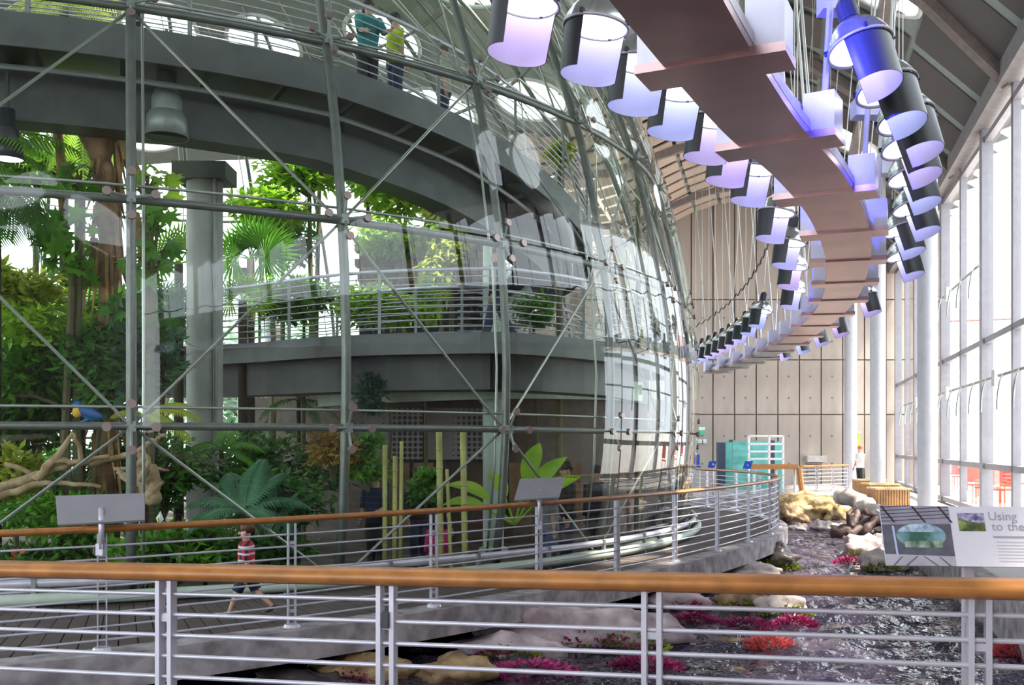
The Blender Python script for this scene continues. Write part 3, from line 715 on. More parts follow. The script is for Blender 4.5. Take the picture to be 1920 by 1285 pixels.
def fan_palm(label, base, h, fans, P, l, m, ground=-.3, group='fan palms', nb=26, tr=.1):
    t = thing('fan_palm', label, 'palm', (base.x, base.y, ground), group); top = base + Vector((0, 0, h))
    MB().tube([Vector((base.x, base.y, ground)), top], [tr, tr * .8], 8).build('trunk', dbark, t, True)
    for az, el, tilt in fans:
        az, el = R_(az), R_(el); d = Vector((math.cos(az) * math.cos(el), math.sin(az) * math.cos(el), math.sin(el))); b = MB()
        e = top + d * P; b.tube([top, top.lerp(e, .5) + Vector((0, 0, .06 * P)), e], [.02, .016, .012], 5)
        n0 = Vector((rnd(-.3, .3), -1, tilt)); s_ = d.cross(n0).normalized(); u = s_.cross(d)
        for k in range(nb):
            a = R_(-125 + 250 * k / (nb - 1)); dd = d * math.cos(a) + s_ * math.sin(a); w = s_ * math.cos(a) - d * math.sin(a); LL_ = l * (1 - .25 * abs(a) / 2.2) * rnd(.92, 1.05)
            b.add([e, e + dd * LL_ * .55 + w * l * .032, e + dd * LL_ - u * .08 * l, e + dd * LL_ * .55 - w * l * .032], [(0, 1, 2), (0, 2, 3)])
        b.build('fan_leaf', m, t)
    return t
def broad(label, base, lv, m, name='broad_leaf_plant', cat='plant', group=None, w=.2, flat=0.0):
    t = thing(name, label, cat, base, group)
    for az, el, P, L, dr in lv:
        az, el = R_(az), R_(el); d = Vector((math.cos(az) * math.cos(el), math.sin(az) * math.cos(el), math.sin(el)))
        p = Vector(base); pts = [p]; 
        for k in range(6): p = p + d * P / 6; pts.append(p)
        b = MB(); b.tube(pts, [.025, .022, .02, .018, .016, .014, .012], 5)
        s_ = d.cross(Vector((0, -.5, 1))).normalized(); rows = []; N = 9
        for k in range(N + 1):
            f = k / N; ww = w * L * math.sin(math.pi * min(1, f * .93 + .06)) ** .8; u = s_.cross(d).normalized()
            rows.append([p - s_ * ww + u * ww * .25, p - s_ * ww * .5 + u * ww * .05, p, p + s_ * ww * .5 + u * ww * .05, p + s_ * ww + u * ww * .25])
            d = (d + Vector((0, 0, -dr / N))).normalized(); p = p + d * L / N
        vs = [q for r in rows for q in r]; fs = [(i * 5 + k, i * 5 + k + 1, i * 5 + 6 + k, i * 5 + 5 + k) for i in range(N) for k in range(4)]
        b.add(vs, fs); b.build('leaf', m, t, True)
    return t
random.seed(5)
# stone planter wall behind the middle ramp
random.seed(21)
pw = thing('stone_planter_wall', 'brown stacked stone planter wall behind the middle ramp railing', 'planter wall', W(790, 545, 24.3))
stn = [mat('brown_stone_a', (.26, .16, .09), .8, 0, .3, 4, .5), mat('brown_stone_b', (.40, .27, .16), .8, 0, .3, 4, .5), mat('brown_stone_c', (.16, .10, .07), .8, 0, .3, 4, .5)]
scr_w = []
for r in range(7):
    x = 672 + rnd(-6, 6)
    while x < 905:
        w = rnd(18, 42); a, c = W(x, 446 + r * 14 + 13, 24.3), W(x + w - 2, 446 + r * 14, 24.3)
        MB().box((a + c) / 2 + Vector((0, rnd(0, .06), 0)), (c.x - a.x, .4, c.z - a.z)).build('stone', stn[random.randrange(3)], pw); x += w
a, c = W(672, 546, 24.5), W(906, 444, 24.5); MB().box((a.x / 2 + c.x / 2, 24.75, (c.z - .3) / 2), (c.x - a.x, .3, c.z + .3)).build('backing', dark_m, pw)
random.seed(5)
# --- tall dead palm trunk with hanging dry strips, left
tp = W(200, 640, 15.0); tk = thing('dead_palm_trunk', 'tall brown dead palm trunk with peeling bark beside the left dome rib', 'tree trunk', (tp.x, tp.y, -.3))
ptsT = [W(205, 1010, 15.2), W(205, 800, 15.1), W(203, 600, 15.0), W(201, 420, 15.0), W(192, 300, 15.0), W(188, 215, 15.0)]
MB().tube(smoothpath(ptsT, 5), [.15 + .03 * math.sin(k * 2.1) for k in range(26)], 10).build('trunk', bark_m, tk, True)
for k in range(64):
    a = rnd(0, 6.28); z = rnd(.2, 6.3); p = W(200, 640, 15.0); p = Vector((p.x + .17 * math.cos(a), p.y + .17 * math.sin(a), z + .4)); L = rnd(.4, 1.3)
    MB().tube([p, p + Vector((.05 * math.cos(a), .05 * math.sin(a), -L * .5)), p + Vector((.14 * math.cos(a), .14 * math.sin(a), -L))], [.035, .03, .005], 4).build('bark_strip', straw if k % 2 else bark_m, tk)
MB().ell(W(185, 250, 14.9), (.28, .25, .42), 8, None, .35, 3).build('crown_stub', bark_m, tk, True)
for x0, y0, x1, y1 in ((105, 210, 112, 400), (150, 225, 128, 215), (232, 270, 278, 395), (262, 440, 275, 520), (255, 400, 262, 500), (215, 215, 232, 300)):
    a, c = W(x0, y0, 14.9), W(x1, y1, 14.8); MB().tube([a, a.lerp(c, .5) + Vector((.05, 0, 0)), c], [.05, .07, .015], 6).build('hanging_dry_frond', straw, tk)
# --- palms
feather_palm('feather palm with long arching fronds at the upper left edge', W(-70, 330, 14.2), .3, [(-30, 30, 1), (-10, 15, 1.1), (10, 40, 1), (20, -5, 1), (-55, 5, .9), (60, 45, 1), (100, 30, 1), (-80, -10, 1), (0, -20, .8), (35, 65, .9)], 1.7, L_MD, .42, 24)
feather_palm('dark spiky palm drooping at the left edge above the yellow shrub', W(-10, 395, 13.9), .25, [(-20, 15, 1), (10, 0, 1), (-50, -15, .9), (-75, -35, .8), (30, -20, 1), (60, 20, .9), (160, 10, .9), (-100, -20, .7)], 1.1, L_DK, .5, 20, drop=2.2)
feather_palm('bright yellow-green palm frond crown at the top left above the upper ramp', W(120, 30, 20), .2, [(0, 10, 1), (30, 40, 1), (-30, 5, 1), (180, 20, 1), (150, 40, 1), (210, 0, 1), (270, 0, .8), (-10, -15, .9), (195, -15, .9)], 1.6, L_YL, .45, 24)
feather_palm('hanging bright palm behind the dead trunk under the upper ramp', W(150, 215, 16.5), .1, [(-100, -40, 1), (-60, -60, 1.1), (-20, -35, .9), (200, -50, 1), (-90, -70, 1)], 1.3, L_BR, .32, 22)
fan_palm('large dark fan palm standing right of the grey column', W(470, 500, 21.5), .15, [(60, 60, .2), (120, 60, .2), (20, 25, .1), (160, 25, .1), (90, 80, .3), (-20, 5, .2), (200, 5, .2), (0, 50, 0)], .35, .85, L_MD)
fan_palm('fan palm with pale blades left of the grey column', W(335, 500, 19.5), .05, [(90, 70, .1), (150, 45, .1), (40, 55, .1), (185, 10, .2), (0, 10, .2)], .4, .75, L_BR)
fan_palm('lower fan palm below the ramp railing left of the grey column', W(300, 585, 18.5), .0, [(90, 60, .2), (160, 40, .2), (30, 40, .2), (200, 0, .3), (-20, 0, .2)], .3, .6, L_BL)
fan_palm('small fan palm right of the grey column at railing height', W(455, 565, 19.8), .0, [(60, 50, .2), (120, 50, .2), (10, 15, .2), (170, 15, .2)], .25, .62, L_BR)
feather_palm('lit yellow palm fronds hanging left of the grey column above the lower ring', W(275, 790, 14.6), .05, [(0, 35, 1), (-15, 10, 1), (20, 50, .8), (-40, 25, .8), (190, 40, .6)], .85, L_YL, .26, 20)
feather_palm('young palm with spreading fronds behind the walking child', W(455, 985, 12.9), .15, [(70, 75, 1), (120, 65, 1), (20, 40, 1.1), (160, 40, 1.1), (-10, 20, 1), (190, 15, 1), (-40, 30, .9), (230, 30, .9), (45, 65, 1)], .85, L_BL, .26, 20, trunk_r=.04)
feather_palm('low palm with narrow fronds left of the young palm', W(385, 1010, 13.2), .05, [(100, 55, 1), (150, 35, 1), (190, 20, 1), (40, 40, 1), (0, 25, 1)], .7, L_MD, .24, 18, trunk_r=.03)
feather_palm('palm tuft below the lower ring beside the grey column', W(415, 850, 16), .05, [(90, 60, 1), (30, 35, 1), (150, 35, 1), (0, 5, 1), (180, 5, 1)], .75, L_MD, .25, 18, trunk_r=.04)
feather_palm('wiry palm against the pale window under the middle ramp', W(560, 760, 21), .1, [(40, 45, 1), (140, 45, 1), (0, 10, 1), (180, 10, 1), (90, 70, 1), (-30, -10, .8)], 1.0, L_DK, .3, 14, trunk_r=.05)
# --- shrubs and trees (px, py, Y, rx, ry, n, leaf, material)
BL = [
 ('yellow-green shrub at the left edge beside the middle ramp railing', 35, 545, 15.5, 75, 45, 520, .17, L_YL, 0, 0),
 ('bright green shrub below the left part of the ramp railing', 90, 615, 15.2, 110, 48, 700, .16, L_BR, 0, 0),
 ('mid green shrub spilling over the middle ramp fascia at left', 60, 700, 15.0, 120, 55, 600, .18, L_MD, 0, 0),
 ('dark climber on the dead trunk below the middle ramp', 190, 690, 14.7, 65, 90, 420, .22, L_DK, 0, 0),
 ('blue-green leafy climber right of the left dome rib', 270, 690, 15.0, 70, 75, 340, .22, L_BL, 0, 0),
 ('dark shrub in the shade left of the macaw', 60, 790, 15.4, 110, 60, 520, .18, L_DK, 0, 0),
 ('yellow-leaved low shrub at the left edge below the driftwood', 25, 890, 14.2, 60, 60, 460, .13, L_YL, 0, 0),
 ('bright low shrub behind the left reading panel', 120, 965, 13.4, 120, 45, 620, .14, L_MD, 0, 0),
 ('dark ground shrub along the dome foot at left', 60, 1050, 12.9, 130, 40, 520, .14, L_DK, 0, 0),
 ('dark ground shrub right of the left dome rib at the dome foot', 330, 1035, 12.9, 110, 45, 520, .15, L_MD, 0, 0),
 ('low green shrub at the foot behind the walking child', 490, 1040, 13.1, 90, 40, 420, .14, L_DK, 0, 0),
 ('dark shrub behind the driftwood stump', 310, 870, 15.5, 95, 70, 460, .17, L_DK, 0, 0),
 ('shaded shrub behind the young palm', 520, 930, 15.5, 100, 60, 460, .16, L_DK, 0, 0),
 ('russet-leaved shrub just left of the second dome rib', 625, 840, 16, 48, 45, 420, .10, L_OR, 0, 0),
 ('dark shrub right of the second dome rib at the lower ring', 690, 860, 16.2, 40, 45, 300, .12, L_MD, 0, 0),
 ('small hanging shrub under the mezzanine edge by the second rib', 690, 740, 18, 32, 35, 200, .12, L_BL, 0, 0),
 ('bright climber filling the upper middle under the ramp', 760, 345, 26, 110, 55, 900, .26, L_BR, 0, 0),
 ('yellow climber hanging under the upper ramp near the landing', 850, 400, 23, 45, 60, 420, .24, L_YL, 0, .5),
 ('leafy tree crown with light green leaves left of the second rib', 580, 330, 23.5, 85, 50, 620, .24, L_BR, 0, 0),
 ('pale sprawling tree branch above the large fan palm', 505, 385, 23, 75, 30, 330, .22, L_BR, 0, 0),
 ('darker tree crown tucked beneath the upper ramp girder', 600, 285, 25.5, 70, 22, 380, .24, L_MD, 0, 0),
 ('hanging vine curtain in the middle above the ramp railing', 830, 500, 22, 42, 55, 420, .18, L_YL, 0, .8),
 ('narrow hanging vine left of the green column', 800, 560, 20.5, 22, 50, 200, .15, L_BR, 0, .8),
 ('shrub behind the ramp railing right of the fan palm', 570, 560, 21, 90, 45, 620, .17, L_MD, 0, 0),
 ('shrub behind the ramp railing left of the green column', 720, 575, 20.6, 90, 38, 560, .17, L_BR, 0, 0),
 ('low shrub behind the railing right of the green column', 1000, 580, 20.5, 60, 28, 320, .14, L_MD, 0, 0),
 ('dense bright shrub low behind the ramp railing at far left', 60, 580, 19.5, 170, 60, 700, .2, L_BR, 0, 0),
 ('dense mid green shrub behind the railing and the dead trunk', 250, 585, 19.0, 120, 50, 600, .2, L_MD, 0, 0),
 ('leafy crown rising behind the dead trunk top', 70, 300, 18.5, 110, 60, 420, .24, L_BR, 0, 0),
 ('tall climber wall behind the pale column and fan palm', 530, 440, 25, 60, 60, 420, .24, L_MD, 0, 0),
 ('shrub growing on the stone planter wall', 760, 440, 23.2, 100, 30, 420, .2, L_BR, 0, .4),
 ('second dense climber beneath the upper ramp middle', 690, 310, 27, 70, 40, 420, .26, L_MD, 0, 0),
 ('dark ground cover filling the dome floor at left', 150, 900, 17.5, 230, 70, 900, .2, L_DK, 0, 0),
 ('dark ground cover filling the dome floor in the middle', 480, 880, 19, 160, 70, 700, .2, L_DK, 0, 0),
 ('lobed-leaf tree hanging over the left ring near the dead trunk', 135, 470, 14.5, 60, 85, 34, .24, L_MD, 1, 0),
 ('lobed-leaf climber right of the left dome rib', 285, 470, 14.6, 50, 85, 26, .24, L_MD, 1, 0),
 ('lobed-leaf branch above the left ring right of the rib', 275, 345, 14.6, 45, 35, 16, .22, L_BR, 1, 0),
 ('lobed-leaf branch above the left ring left of the rib', 150, 335, 14.6, 40, 30, 14, .22, L_MD, 1, 0),
 ('lobed-leaf plant by the railing below the dead trunk', 250, 590, 14.8, 60, 45, 24, .22, L_DK, 1, 0),
 ('pale leafy plant by the lower railing left of the green column', 800, 910, 15.5, 30, 30, 160, .12, L_MD, 0, 0),
 ('yellowish foliage high at the right end of the upper ramp', 1195, 190, 24, 25, 15, 110, .2, L_YL, 0, 0),
 ('yellow flowering plant at the end of the upper ramp railing', 1050, 285, 20, 25, 18, 130, .14, L_YL, 0, 0),
]
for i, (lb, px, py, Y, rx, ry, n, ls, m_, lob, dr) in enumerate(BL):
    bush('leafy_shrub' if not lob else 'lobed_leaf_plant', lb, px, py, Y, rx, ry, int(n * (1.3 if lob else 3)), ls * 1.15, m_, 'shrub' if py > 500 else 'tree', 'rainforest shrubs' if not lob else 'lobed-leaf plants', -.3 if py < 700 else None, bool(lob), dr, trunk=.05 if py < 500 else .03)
broad('large bright leaves of a banana plant beside the green column', W(965, 985, 15.2), [(10, 60, .55, .75, .7), (30, 40, .6, .8, .6), (165, 42, .55, .75, .9), (200, 30, .5, .7, .8), (60, 62, .7, .75, .5), (120, 55, .5, .6, .8), (-20, 45, .5, .7, .6)], L_BR, 'banana_plant', 'plant', None, .2)
broad('upright sword-leaved plant right of the young palm', W(500, 1035, 13.0), [(80, 75, .2, .75, .3), (40, 65, .2, .7, .5), (140, 65, .2, .7, .5), (10, 50, .2, .6, .7)], L_BL, 'sword_leaf_plant', 'plant', None, .09)
for i, (px, py) in enumerate(((297, 985), (347, 1000), (332, 1055))):
    base = W(px, py + 45, 12.7); t = thing('peace_lily', ['peace lily with white bloom right of the left reading panel', 'peace lily with white bloom left of the young palm', 'lowest peace lily just above the kerb pipe'][i], 'flower', base, 'peace lilies')
    top = W(px, py, 12.7); MB().tube([base, top], .008, 5).build('stalk', stem_m, t)
    b = MB(); leaf(b, top, Vector((.15, 0, 1)), Vector((0, -1, .2)), .18, .05); b.build('white_bloom', white_m, t)
    MB().tube([top, top + Vector((.01, -.03, .09))], .008, 5).build('spadix', L_YL, t)
    for k in range(6):
        b = MB(); a = k * 1.05; leaf(b, base, Vector((math.cos(a), math.sin(a), .9)), Vector((0, -.3, 1)), .34, .06); b.build('leaf', L_MD, t)
# red flowers low left
t = thing('red_flower', 'small red flower cluster above the foreground handrail at left', 'flower', W(33, 1065, 12.6)); b = MB()
for k in range(22): leaf(b, W(33, 1040, 12.6) + rv() * .07, rv(), rv(), .07, .02)
b.build('petals', mat('red_petal', (.8, .08, .02), .5), t); MB().tube([W(33, 1075, 12.6), W(33, 1040, 12.6)], .008, 5).build('stalk', stem_m, t)
# bamboo poles
cane = mat('bamboo_cane', (.50, .48, .16), .45, 0, .2, 3)
for i, (x0, x1, yt, yb, w, lb) in enumerate(((722, 721, 835, 1062, 9, 'thin bamboo pole, leftmost of the poles near the dome glass'), (741, 739, 855, 1062, 9, 'short bamboo pole, second of the poles near the dome glass'), (753, 750, 828, 1062, 7, 'thin bamboo pole, third of the poles near the dome glass'), (823, 828, 810, 1062, 12, 'thickest bamboo pole left of the green column'), (838, 848, 880, 1062, 7, 'slim bamboo pole right of the thickest pole'), (868, 873, 808, 1062, 12, 'rightmost tall bamboo pole by the green column'))):
    a, c = W(x0, yt, 14.2), W(x1, yb, 14.2); a.y = c.y; c.z = -.3; w = w / F * 14.2 / 2
    t = thing('bamboo_pole', lb, 'bamboo', c, 'bamboo poles'); MB().tube([c, a], w, 10).build('cane', cane, t, True)
    for k in range(1, 9): MB().lathe([(w, -.012), (w * 1.15, 0), (w, .012)], c.lerp(a, k / 9), 10).build('node_ring', cane, t)
# driftwood branches and root stump
def branch(label, segs, name='driftwood_branch', m=None):
    t = thing(name, label, 'driftwood', Vector(segs[0][0][0]) * 1, 'driftwood branches')
    for k, (pts, r) in enumerate(segs):
        pp_ = smoothpath(pts, 5); N = len(pp_)
        for q in range(1, N): pp_[q] = pp_[q] + Vector((rnd(-1, 1), rnd(-1, 1), rnd(-1, 1))) * r * .35
        MB().tube(pp_, [r * (1 - .65 * q / N) * rnd(.88, 1.12) for q in range(N)], 8).build('limb', m or drift_m, t, True)
    return t
branch('long pale driftwood branch sloping behind the left reading panel', [([W(-60, 915, 13.6), W(30, 910, 13.6), W(100, 880, 13.5), W(200, 855, 13.5)], .085), ([W(70, 900, 13.5), W(100, 860, 13.4), W(138, 815, 13.4)], .07), ([W(100, 860, 13.4), W(150, 865, 13.4), W(140, 815, 13.2)], .05)])
branch('lower driftwood branch at the left edge', [([W(-40, 945, 13.3), W(50, 915, 13.4), W(110, 905, 13.5), W(190, 915, 13.5)], .06), ([W(10, 870, 13.6), W(60, 890, 13.6), W(95, 925, 13.5)], .04)])
branch('driftwood branch leaning up right of the left dome rib', [([W(170, 870, 13.9), W(250, 850, 13.9), W(290, 825, 13.9), W(310, 815, 13.9)], .06), ([W(225, 880, 13.8), W(300, 880, 13.8), W(318, 883, 13.8)], .035)])
branch('twisted pale root stump right of the left dome rib', [([W(272, 945, 13.3), W(268, 900, 13.3), W(262, 855, 13.3)], .14), ([W(285, 940, 13.2), W(290, 905, 13.2), W(275, 865, 13.2)], .11), ([W(255, 930, 13.2), W(235, 895, 13.3), W(215, 880, 13.3)], .07), ([W(275, 935, 13.1), W(305, 905, 13.1)], .05), ([W(262, 900, 13.1), W(280, 870, 13.0), W(270, 845, 13.0)], .05)], 'root_stump')
branch('thin dark bare branch the macaw sits on', [([W(-10, 740, 14.4), W(70, 745, 14.4), W(130, 770, 14.3), W(210, 800, 14.3)], .035)], 'perch_branch', dbark)
# blue and yellow macaw
mc = W(165, 775, 14.2); t = thing('macaw', 'blue macaw with yellow breast perched on a branch at left', 'parrot', mc)
blue_f = mat('blue_feather', (.02, .16, .42), .5, 0, .3, 20)
Mx = Matrix.Rotation(R_(25), 3, 'Y')
b = MB(); b.ell(mc, (.20, .085, .085), 8, Mx); b.ell(mc + Vector((-.15, 0, .10)), (.075, .06, .07), 8); b.build('body', blue_f, t, True)
MB().ell(mc + Vector((-.12, -.04, .02)), (.08, .06, .09), 6, Mx).build('breast', mat('yellow_feather', (.75, .45, .03), .5), t, True)
MB().tube([mc + Vector((-.2, 0, .12)), mc + Vector((-.25, 0, .10)), mc + Vector((-.255, 0, .05))], [.035, .025, .004], 6).build('beak', black_m, t)
b = MB(); [b.tube([mc + Vector((.1, k * .02, -.05)), mc + Vector((-.15 + .0, k * .025, -.16)), mc + Vector((-.30, k * .03, -.20))], [.03, .025, .008], 5) for k in (-1, 0, 1)]; b.build('tail', blue_f, t)
b = MB(); b.ell(mc + Vector((.06, -.08, .0)), (.2, .02, .06), 6, Matrix.Rotation(R_(18), 3, 'Y')); b.build('wing', mat('dark_blue_feather', (.01, .08, .30), .5), t, True)
# trees outside behind the dome, seen through the far glass, haze put into their leaf colours
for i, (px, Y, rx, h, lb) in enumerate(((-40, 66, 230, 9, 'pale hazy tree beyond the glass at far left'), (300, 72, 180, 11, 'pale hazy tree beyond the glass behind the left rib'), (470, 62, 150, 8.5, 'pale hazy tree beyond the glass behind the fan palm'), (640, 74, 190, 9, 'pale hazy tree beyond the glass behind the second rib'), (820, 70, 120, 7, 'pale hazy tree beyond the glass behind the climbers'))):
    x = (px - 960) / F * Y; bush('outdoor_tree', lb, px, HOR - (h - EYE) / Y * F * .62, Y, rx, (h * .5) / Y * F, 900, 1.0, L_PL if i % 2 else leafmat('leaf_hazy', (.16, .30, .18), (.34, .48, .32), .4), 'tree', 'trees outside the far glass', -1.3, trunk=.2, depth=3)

# ================================================================= UNSEEN WALL BEHIND THE VIEWER, ADDED TO DIM DOME REFLECTIONS
struct(MB().box((0, -10.2, 6), (12, .4, 13)).build('wall_front_added', mat('hall_plaster', (.16, .14, .15), .8, 0, .05, 1)))

# ================================================================= STREAM
random.seed(11)
b = MB(); nu, nv = 150, 260; vs = []
for j in range(nv + 1):
    y = 3.2 + 31.0 * (j / nv) ** 1.25; xr = 2.75 + .255 * y
    for i in range(nu + 1):
        x = -9 + (xr + 9) * (i / nu); v = Vector((x * 1.3, y * 1.9, 0))
        z = .075 * noise.noise(v) + .06 * noise.noise(v * 2.3 + Vector((3, 1, 0))) + .035 * noise.noise(v * 5.1)
        vs.append((x, y, -.55 + z))
b.add(vs, [(j * (nu + 1) + i, j * (nu + 1) + i + 1, (j + 1) * (nu + 1) + i + 1, (j + 1) * (nu + 1) + i) for j in range(nv) for i in range(nu)])
wm = mat('stream_water', (.014, .012, .03), .04, 0, .4, 1.2, 0, c2=(.05, .04, .07))
nt = wm.node_tree; nz = nt.nodes.new('ShaderNodeTexNoise'); nz.inputs['Scale'].default_value = 3.6; nz.inputs['Detail'].default_value = 3
tc = nt.nodes.new('ShaderNodeTexCoord'); nt.links.new(tc.outputs['Object'], nz.inputs['Vector']); bp3 = nt.nodes.new('ShaderNodeBump'); bp3.inputs['Strength'].default_value = 1; bp3.inputs['Distance'].default_value = .2
nt.links.new(nz.outputs['Fac'], bp3.inputs['Height']); nt.links.new(bp3.outputs[0], nt.nodes['Principled BSDF'].inputs['Normal'])
o = b.build('stream_water', wm, None, True); o['kind'] = 'stuff'; tag(o, 'dark rippling stream water between the walkway and the bank', 'water')
rk_p = mat('pink_stone', (.32, .23, .25), .7, 0, .2, 3, .9, c2=(.64, .53, .55)); rk_o = mat('ochre_stone', (.20, .10, .05), .5, 0, .3, 4, .9, c2=(.46, .31, .15))
rk_w = mat('pale_stone', (.50, .42, .40), .7, 0, .25, 4, .8); rk_d = mat('dark_wet_stone', (.09, .07, .07), .35, 0, .4, 3, .5); rk_g = mat('golden_ledge_stone', (.30, .17, .06), .75, 0, .25, 4, .9, c2=(.62, .46, .24))
moss_m = leafmat('moss', (.14, .18, .02), (.34, .38, .06), .2); alg_m = leafmat('magenta_algae', (.20, .015, .07), (.55, .06, .24), .2); algr = leafmat('red_algae', (.45, .03, .06), (.75, .16, .16), .2)
def clump(parent, c, rx, ry, rz, n, m, ls=.06):
    b = MB()
    for k in range(n):
        a = rnd(0, 6.283); q = math.sqrt(rnd(0, 1)); p = Vector(c) + Vector((rx * q * math.cos(a), ry * q * math.sin(a), rz * (1 - q * q) * rnd(.6, 1)))
        leaf(b, p, Vector((math.cos(a), math.sin(a), rnd(.2, 1.2))), rv(), ls * rnd(.7, 1.4), ls * .3)
    return b.build('growth', m, parent, kind='stuff')
def rock(label, px, py, wpx, hpx, m, z=-.62, dep=.8, moss=None, sd=1, name='rock', tilt=0):
    p = G(px, py, z); w = wpx / F * p.y / 2; h = hpx / F * p.y
    t = thing(name, label, 'rock', p, 'stream rocks')
    MB().ell(p + Vector((0, 0, h * .35)), (w, w * dep, h * .66), 18, Matrix.Rotation(R_(tilt), 3, 'Y'), .42, sd).build('stone', m, t, True)
    if moss:
        for m_, dx, sc in moss: clump(t, p + Vector((dx * w, -w * dep * .75, .04)), w * sc, w * .35, h * .45, int(260 * sc + 80), m_, .07)
    return t
rock('long low pinkish boulder beneath the walkway edge in the middle', 1085, 1215, 350, 75, rk_p, dep=.35, moss=[(moss_m, .45, .5), (alg_m, .1, .55)], sd=2)
rock('flat pink slab left of the long boulder', 960, 1235, 190, 45, rk_p, dep=.4, moss=[(moss_m, 0, .6), (alg_m, -.2, .5)], sd=5)
rock('rounded yellowish rock at the bottom edge in the middle', 860, 1285, 135, 55, rk_o, dep=.6, sd=7)
rock('brown ochre rock left of the yellowish one at the bottom edge', 690, 1285, 170, 55, rk_o, dep=.6, moss=[(alg_m, -.3, .5)], sd=8)
rock('dark wet rock low in the shadow under the walkway', 560, 1300, 200, 40, rk_d, dep=.6, sd=9)
rock('pink rounded rock left of the mossy pair beyond the handrail', 1275, 1150, 120, 45, rk_p, dep=.6, moss=[(alg_m, .1, .8)], sd=10)
rock('brown mossy rock between the two pale stones', 1385, 1148, 95, 45, rk_o, dep=.6, moss=[(moss_m, 0, .9)], sd=11)
rock('pale smooth stone with moss skirt right of the brown mossy rock', 1468, 1160, 92, 45, rk_w, dep=.6, moss=[(moss_m, 0, 1.0)], sd=12)
for i, (px, py, rx, m_, lb) in enumerate(((1300, 1175, 50, alg_m, 'magenta water plants below the pink rounded rock'), (1400, 1185, 60, alg_m, 'magenta water plants below the brown mossy rock'), (1490, 1180, 38, alg_m, 'magenta water plants below the pale smooth stone'), (1440, 1222, 52, algr, 'red water plants on the sunken rock in midstream'), (1905, 1235, 45, algr, 'red water plants at the right edge beyond the last post'), (1210, 1262, 70, alg_m, 'magenta water plants under the third foreground post'), (1000, 1272, 90, alg_m, 'magenta water plants right of the yellowish rock'), (1700, 1062, 40, alg_m, 'magenta water plants below the information board'), (1600, 1060, 36, alg_m, 'magenta water plants left of the information board'))):
    p = G(px, py, -.6); t = thing('water_plant', lb, 'water plant', p, 'coloured water plants'); w = rx / F * p.y
    MB().ell(p + Vector((0, 0, .0)), (w * .9, w * .6, .09), 8, None, .25, i + 30).build('root_stone', rk_d, t, True); clump(t, p + Vector((0, 0, .03)), w, w * .7, .13, 420, m_, .07)
rock('sunken orange rock near the bottom centre right', 1375, 1275, 130, 20, rk_o, z=-.68, dep=.6, sd=14)
rock('sunken red-brown rock in midstream', 1385, 1222, 100, 22, rk_o, z=-.66, dep=.6, moss=[(moss_m, .5, .5)], sd=15)
rock('pale flat rock half under the walkway beyond the handrail', 1400, 1095, 140, 40, rk_w, dep=.6, sd=16)
rock('dark mossy rock under the bulging walkway edge', 1445, 1070, 90, 48, rk_d, dep=.7, moss=[(moss_m, .2, .9)], sd=17)
rock('large pink boulder left of the information board', 1620, 1055, 80, 48, rk_p, dep=.7, moss=[(moss_m, -.5, .5)], sd=18)
rock('mossy pale boulder partly behind the information board', 1655, 1075, 85, 42, rk_w, dep=.7, moss=[(moss_m, -.2, .8)], sd=19)
rock('small pink stone just behind the pink boulder', 1655, 1030, 50, 30, rk_p, dep=.7, sd=20)
rock('sunlit golden ledge rock at the head of the stream', 1530, 972, 130, 46, rk_g, z=-.55, dep=.5, sd=21)
rock('upper golden ledge layer of the stream head', 1520, 955, 150, 30, rk_g, z=-.3, dep=.4, sd=22)
rock('brown shaded rock left of the golden ledge', 1478, 985, 60, 38, rk_o, dep=.7, sd=23)
rock('white stone in the row below the golden ledge, leftmost', 1500, 1000, 40, 18, rk_w, dep=.8, sd=24)
rock('white stone in the row below the golden ledge, middle', 1540, 1000, 45, 24, rk_w, dep=.8, sd=25)
rock('white stone in the row below the golden ledge, next to the driftwood root', 1572, 1005, 40, 22, rk_w, dep=.8, sd=26)
rock('golden stone beside the pale log', 1580, 980, 60, 36, rk_g, dep=.8, sd=27)
# pale log and dark root mass at the stream head
lg = branch('thick pale log sloping down to the stream head', [([W(1575, 930, 29.5), W(1610, 942, 28.5), W(1650, 965, 27.0), W(1690, 985, 26)], .26)], 'pale_log', mat('pale_wood', (.42, .36, .33), .8, 0, .2, 3, .5))
branch('dark twisted root mass lying below the pale log', [([W(1570, 1005, 26), W(1600, 985, 26), W(1612, 955, 26.3)], .16), ([W(1560, 1000, 25.8), W(1610, 1000, 25.6), W(1660, 1005, 25.4)], .22), ([W(1590, 1005, 25.5), W(1625, 980, 25.8), W(1650, 985, 25.4)], .18), ([W(1600, 990, 25.6), W(1590, 968, 25.6), W(1605, 950, 25.6)], .1), ([W(1620, 1005, 25.4), W(1640, 970, 25.6), W(1618, 958, 25.6)], .13), ([W(1580, 1015, 25), W(1630, 1018, 24.8), W(1670, 1012, 24.6)], .16)], 'root_mass', mat('dark_root', (.10, .06, .055), .6, 0, .4, 6, .6))

